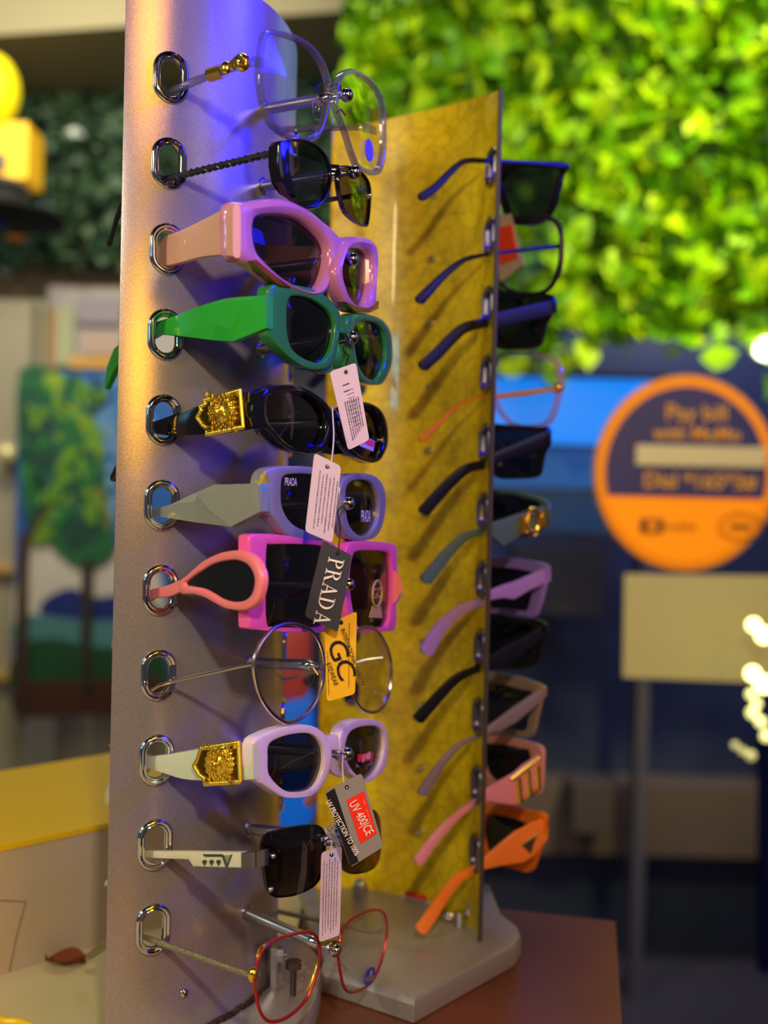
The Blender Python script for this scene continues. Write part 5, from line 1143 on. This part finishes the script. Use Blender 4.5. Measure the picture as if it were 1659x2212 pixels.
g10, p10, H10b = back_pair('pale pink sunglasses with gold bars on the wide temple', 13, (1285, 1150),
  [(1295, 1130), (1303, 1260), (1298, 1400), (1275, 1500), (1210, 1512), (1040, 1470), (880, 1420), (810, 1300), (800, 1060), (900, 1035), (1050, 1048), (1180, 1080)],
  [(1200, 1150), (1215, 1280), (1190, 1420), (1060, 1400), (920, 1385), (850, 1280), (840, 1110), (920, 1100), (1040, 1110), (1140, 1135)],
  [(1270, 1180, 1400), (1200, 1225, 1470), (1130, 1270, 1545), (1065, 1330, 1590), (940, 1400, 1575), (825, 1472, 1548)],
  (13, [(745, 1575), (640, 1650), (520, 1765), (400, 1905), (315, 2025)], (34, 64)), mat('shell_pink', rgb(218, 150, 140), .25, coat=.3), L_BLOCK, tm=mat('rose_pink', rgb(222, 140, 160), .3), rnd=.3)
def bars(bm):
    for x, y0_, y1_ in ((1075, 1370, 1560), (1145, 1310, 1500), (1215, 1270, 1450)): tube(bm, [Wt(13, x, y0_, H10b, .0008), Wt(13, x+15, y1_, H10b, .0008)], .0019, 8)
    tube(bm, [Wt(13, 1020, 1385, H10b, .0008), Wt(13, 1240, 1215, H10b, .0008)], .0011, 8); tube(bm, [Wt(13, 1100, 1560, H10b, .0008), Wt(13, 1255, 1420, H10b, .0008)], .0011, 8)
mesh_obj('gold_bars', bars, GOLD, g10)
ORG = mat('orange_acetate', rgb(252, 128, 14), .25, coat=.3)
g11, p11, H11 = back_pair('bright orange sunglasses with triangular gold-edged cut-out, lowest on the yellow rack', 13, (1310, 1680),
  [(1325, 1650), (1310, 1780), (1290, 1890), (1255, 2000), (1215, 2090), (1140, 2092), (1000, 2050), (850, 2010), (800, 1850), (820, 1610), (900, 1572), (1050, 1580), (1200, 1615)],
  [(1190, 1730), (1180, 1830), (1150, 1960), (1100, 1990), (990, 1975), (880, 1950), (845, 1850), (850, 1690), (910, 1650), (1050, 1670)],
  [(1310, 1690, 1860), (1200, 1720, 1990), (1130, 1760, 2035), (1070, 1790, 2045), (950, 1890, 2060), (815, 2010, 2088)],
  (14, [(890, 418), (820, 452), (752, 530), (690, 625), (628, 715)], (34, 52)), ORG, L_BLOCK, rnd=.3, tm=mat('orange_coral', rgb(246, 134, 50), .3, coat=.2))
mesh_obj('cut_out', lambda bm: slab(bm, [Wt(13, 1100, 1890, H11, .0004), Wt(13, 1225, 1805, H11, .0004), Wt(13, 1175, 1965, H11, .0004)], EB*.0004), mat('cut_dark', rgb(66, 56, 48), .5), g11)
mesh_obj('cut_out_trim', lambda bm: tube(bm, [Wt(13, 1098, 1892, H11, .0006), Wt(13, 1228, 1802, H11, .0006)], .0008, 8), GOLD, g11)

# ================================================================== HANG TAGS
def card_frame(corners, depth):
    return [onplane(x, y, (0, depth[0]), (1, depth[0]+depth[1])) for x, y in corners]
def tag_thing(label, corners, depth, mt, name='hang_tag', string=None, smat=None, hole=None, curl=0.0):
    P = card_frame(corners, depth); c = sum(P, V(0, 0, 0))/4
    g = thing(name, label, 'tag', tuple(P[2]))
    n = (P[1]-P[0]).cross(P[3]-P[0]).normalized()
    if n.dot(c) > 0: n = -n    # n points to the camera
    # rounded card
    def rc(bm):
        pts = []
        for i in range(4):
            a_, b_, d_ = P[i-1], P[i], P[(i+1) % 4]; r_ = .0016
            u_, v_ = (a_-b_).normalized()*r_, (d_-b_).normalized()*r_
            for k in range(4):
                t = k/3; pts.append(b_+u_*(1-t)**2+v_*t**2)
        slab(bm, pts, -n*.0005)
    mesh_obj('card', rc, mt, g, 30)
    if hole:
        h = card_frame([hole], depth)[0]
        mesh_obj('punched_hole', lambda bm: tube(bm, [h+n*.0002, h+n*.0003], .0009, 16), BLACKM, g)
        if string:
            pts = [h+n*.0008]+[ony(x, y, d_) for x, y, d_ in string]
            mesh_obj('string', lambda bm: tube(bm, cat_open(pts, 8), .00035, 6), smat or BLACKM, g)
    def uv(s, t, d=.0003):   # s across P0->P1, t down P0->P3
        return P[0].lerp(P[1], s).lerp(P[3].lerp(P[2], s), t)+n*d
    return g, uv, n
def fine_print(g, uv, rows, m, vertical=True, seed=1, w=.012, name='fine_print'):
    """rows: (s0, t0, t1) vertical lines of tiny illegible type"""
    R = random.Random(seed)
    def f(bm):
        for s0, t0, t1 in rows:
            t = t0
            while t < t1:
                L = R.uniform(.008, .035)
                e_ = min(t+L, t1)
                hw_ = w*R.uniform(.7, 1.1)
                q = [uv(s0-hw_, t), uv(s0+hw_, t), uv(s0+hw_, e_), uv(s0-hw_, e_)] if vertical else [uv(t, s0-hw_), uv(e_, s0-hw_), uv(e_, s0+hw_), uv(t, s0+hw_)]
                bm.faces.new([bm.verts.new(p) for p in q]); t = e_+R.uniform(.004, .009)
    mesh_obj(name, f, m, g, None)
LILC = mat('card_lilac', rgb(206, 184, 224), .6)
WSTR = mat('string_white', rgb(200, 190, 205), .6)
g, uv, n = tag_thing('small lilac hang tag on black string below the green pair', [(712, 803), (769, 783), (798, 950), (752, 973)], (.478, .15), LILC, string=[(748, 785, .479), (753, 768, .482), (741, 757, .485), (752, 732, .492)], hole=(747, 804))
fine_print(g, uv, [(.3+.09*i, .42, .92-.02*i) for i in range(7)], INK, seed=3, w=.018)
fine_print(g, uv, [(.30+.05*i, .45, .72) for i in range(10)], INK, False, 5, .004)
fine_print(g, uv, [(.22, .35, .62), (.30, .35, .55)], INK, False, 9, .010)
g, uv, n = tag_thing('lilac rectangular hang tag in front of the silver sunglasses', [(679, 978), (737, 1007), (718, 1173), (659, 1148)], (.462, .1), LILC, string=[(716, 995, .462), (721, 940, .468), (719, 880, .478), (735, 905, .490)], smat=WSTR, hole=(707, 1008))
fine_print(g, uv, [(.28+.13*i, .18+.03*(i % 2), .92-.05*(i % 3)) for i in range(6)], INK, seed=11, w=.014)
g, uv, n = tag_thing('dark navy hang tag with white lettering hanging over the hot pink pair', [(697, 1167), (761, 1200), (730, 1366), (658, 1331)], (.458, .05), mat('card_navy', rgb(38, 38, 58), .6), string=[(732, 1180, .458), (735, 1140, .462), (730, 1105, .470), (743, 1092, .492)], hole=(729, 1196))
# serif capitals built stroke by stroke, reading down the tag
def serif_word(g, O, ex, ey, size, m, n):
    G = {
     'P': ([[(0.12, 0), (.26, 0), (.26, 1), (.12, 1)], [(0, 0), (.38, 0), (.38, .05), (0, .05)], [(0, .95), (.4, .95), (.4, 1), (0, 1)]], [(.26, 1, .42, .5)], .68),
     'R': ([[(0.12, 0), (.26, 0), (.26, 1), (.12, 1)], [(0, 0), (.38, 0), (.38, .05), (0, .05)], [(0, .95), (.4, .95), (.4, 1), (0, 1)], [(.38, .5), (.52, .5), (.80, .05), (.88, .05), (.88, 0), (.64, 0)]], [(.26, 1, .42, .5)], .80),
     'A': ([[(.40, 1), (.50, 1), (.84, 0), (.68, 0), (.40, .86)], [(.40, .95), (.44, .92), (.16, 0), (.11, 0)], [(0, 0), (.28, 0), (.28, .05), (0, .05)], [(.56, 0), (.96, 0), (.96, .05), (.56, .05)], [(.2, .30), (.62, .30), (.62, .36), (.2, .36)]], [], .86),
     'D': ([[(0.12, 0), (.26, 0), (.26, 1), (.12, 1)], [(0, 0), (.38, 0), (.38, .05), (0, .05)], [(0, .95), (.4, .95), (.4, 1), (0, 1)]], [(.26, 1, .58, 1.0)], .88)}
    bm = bmesh.new(); x = 0; wd_ = sum(G[c][2] for c in 'PRADA')+4*.06
    def W_(a_, b_): return O+ex*((a_-wd_/2)*size)+ey*((b_-.5)*size)+n*.0005
    for ch in 'PRADA':
        polys, bowls, adv = G[ch]
        for p in polys: bm.faces.new([bm.verts.new(W_(x+a_*.9, b_)) for a_, b_ in p])
        for bx0, top, wid, hh in bowls:
            N = 16; outer = []; inner = []
            for i in range(N+1):
                a_ = math.pi/2-math.pi*i/N
                outer.append((bx0+wid*math.cos(a_), top-hh/2+hh/2*math.sin(a_))); inner.append((bx0+(wid-.15)*math.cos(a_), top-hh/2+(hh/2-.05)*math.sin(a_)))
            for i in range(N): bm.faces.new([bm.verts.new(W_(x+a_*.9, b_)) for a_, b_ in (outer[i], outer[i+1], inner[i+1], inner[i])])
        x += adv+.06
    return link('lettering', bm, m, g, None)
O = uv(.50, .56); ex = (uv(.5, .9)-uv(.5, .2)).normalized(); ey = (uv(.9, .5)-uv(.1, .5)); ey = (ey-ex*ey.dot(ex)).normalized()
ex2 = (ony(697, 1339, .458)-ony(727, 1211, .458)).normalized(); O = ony(713, 1276, .4565)
ey2 = ex2.cross(n); ey2 = ey2 if ey2.x > 0 else -ey2
serif_word(g, uv(.52, .57), ex2, ey2.normalized(), .0068, WHITE_INK, n)
YTAG = mat('card_yellow', rgb(236, 180, 20), .5)
g, uv, n = tag_thing('yellow quality hang tag with black letters below the navy tag', [(701, 1352), (771, 1320), (767, 1499), (706, 1516)], (.466, .12), YTAG, string=[(735, 1320, .468), (744, 1290, .480), (744, 1266, .492)], hole=(737, 1345))
ey2 = (uv(1, .5)-uv(0, .5)).normalized(); ex2 = (uv(.5, 1)-uv(.5, 0)); ex2 = (ex2-ey2*ex2.dot(ey2)).normalized()
text_mesh('lettering', 'GC', uv(.50, .52), ex2, ey2, .0115, BLACKM, g, lift=n*.0003, bold=.0, spacing=.85, fit=.0175)
text_mesh('small_lettering', 'EYEWEAR', uv(.20, .66), ex2, ey2, .0030, BLACKM, g, lift=n*.0003, fit=.0105)
text_mesh('small_lettering', 'INTERNATIONAL QUALITY', uv(.88, .54), ex2, ey2, .0028, BLACKM, g, lift=n*.0003, fit=.0265)
mesh_obj('rule_line', lambda bm: bm.faces.new([bm.verts.new(uv(s, t)) for s, t in ((.76, .1), (.775, .1), (.775, .9), (.76, .9))]), BLACKM, g, None)
fine_print(g, uv, [(.07, .35, .92)], INK, seed=21, w=.012)
g, uv, n = tag_thing('grey, black and red UV 400 hang tag on the rimless pair', [(702, 1711), (781, 1670), (828, 1829), (757, 1874)], (.468, .12), mat('card_grey', rgb(140, 134, 142), .5), string=[(744, 1700, .470), (740, 1660, .480), (741, 1632, .492)], smat=WSTR, hole=(749, 1700))
def q_(bm, pts, d=.0003): bm.faces.new([bm.verts.new(uv(s, t, d)) for s, t in pts])
mesh_obj('black_band', lambda bm: q_(bm, [(0.01, .02), (.25, .01), (.25, .99), (0.01, .98)]), BLACKM, g, None)
mesh_obj('red_field', lambda bm: q_(bm, [(.44, .22), (.93, .22), (.93, .80), (.44, .80)]), mat('tag_red', rgb(245, 40, 20), .5), g, None)
ey2 = (uv(1, .5)-uv(0, .5)).normalized(); ex2 = (uv(.5, 1)-uv(.5, 0)); ex2 = (ex2-ey2*ex2.dot(ey2)).normalized()
text_mesh('lettering', 'UV PROTECTION TO 100%', uv(.13, .50), ex2, ey2, .0034, WHITE_INK, g, lift=n*.0005, bold=.012, fit=.0275)
text_mesh('lettering', 'UV 400|CE', uv(.66, .51), ex2, ey2, .0056, WHITE_INK, g, lift=n*.0006, bold=.005, fit=.0165)
fine_print(g, uv, [(.86, .28, .74), (.52, .28, .6)], mat('ink_rose', rgb(250, 150, 140), .6), seed=31, w=.015)
g, uv, n = tag_thing('long pale lilac tag with vertical fine print between the two lowest pairs', [(694, 1842), (739, 1828), (734, 2020), (689, 2036)], (.483, .1), LILC, string=[(716, 1825, .484), (722, 1810, .487), (724, 1798, .490)], smat=WSTR, hole=(716, 1846))
fine_print(g, uv, [(.15+.13*i, .10+.04*(i % 2), .94-.03*(i % 3)) for i in range(6)], INK, seed=41, w=.014)
kn = mesh_obj('string_knot', lambda bm: [tube(bm, cat_open([ony(720+8*math.sin(k*2.1), 1775+4*k, .487), ony(712+10*math.cos(k*1.7), 1795, .485), ony(730-6*math.sin(k), 1815+3*k, .486), ony(722+5*math.cos(k*3), 1850-4*k, .486)], 5), .0003, 5) for k in range(6)], WSTR)
tag(kn, 'tangled white thread around the rod tip of the rimless pair', 'thread')
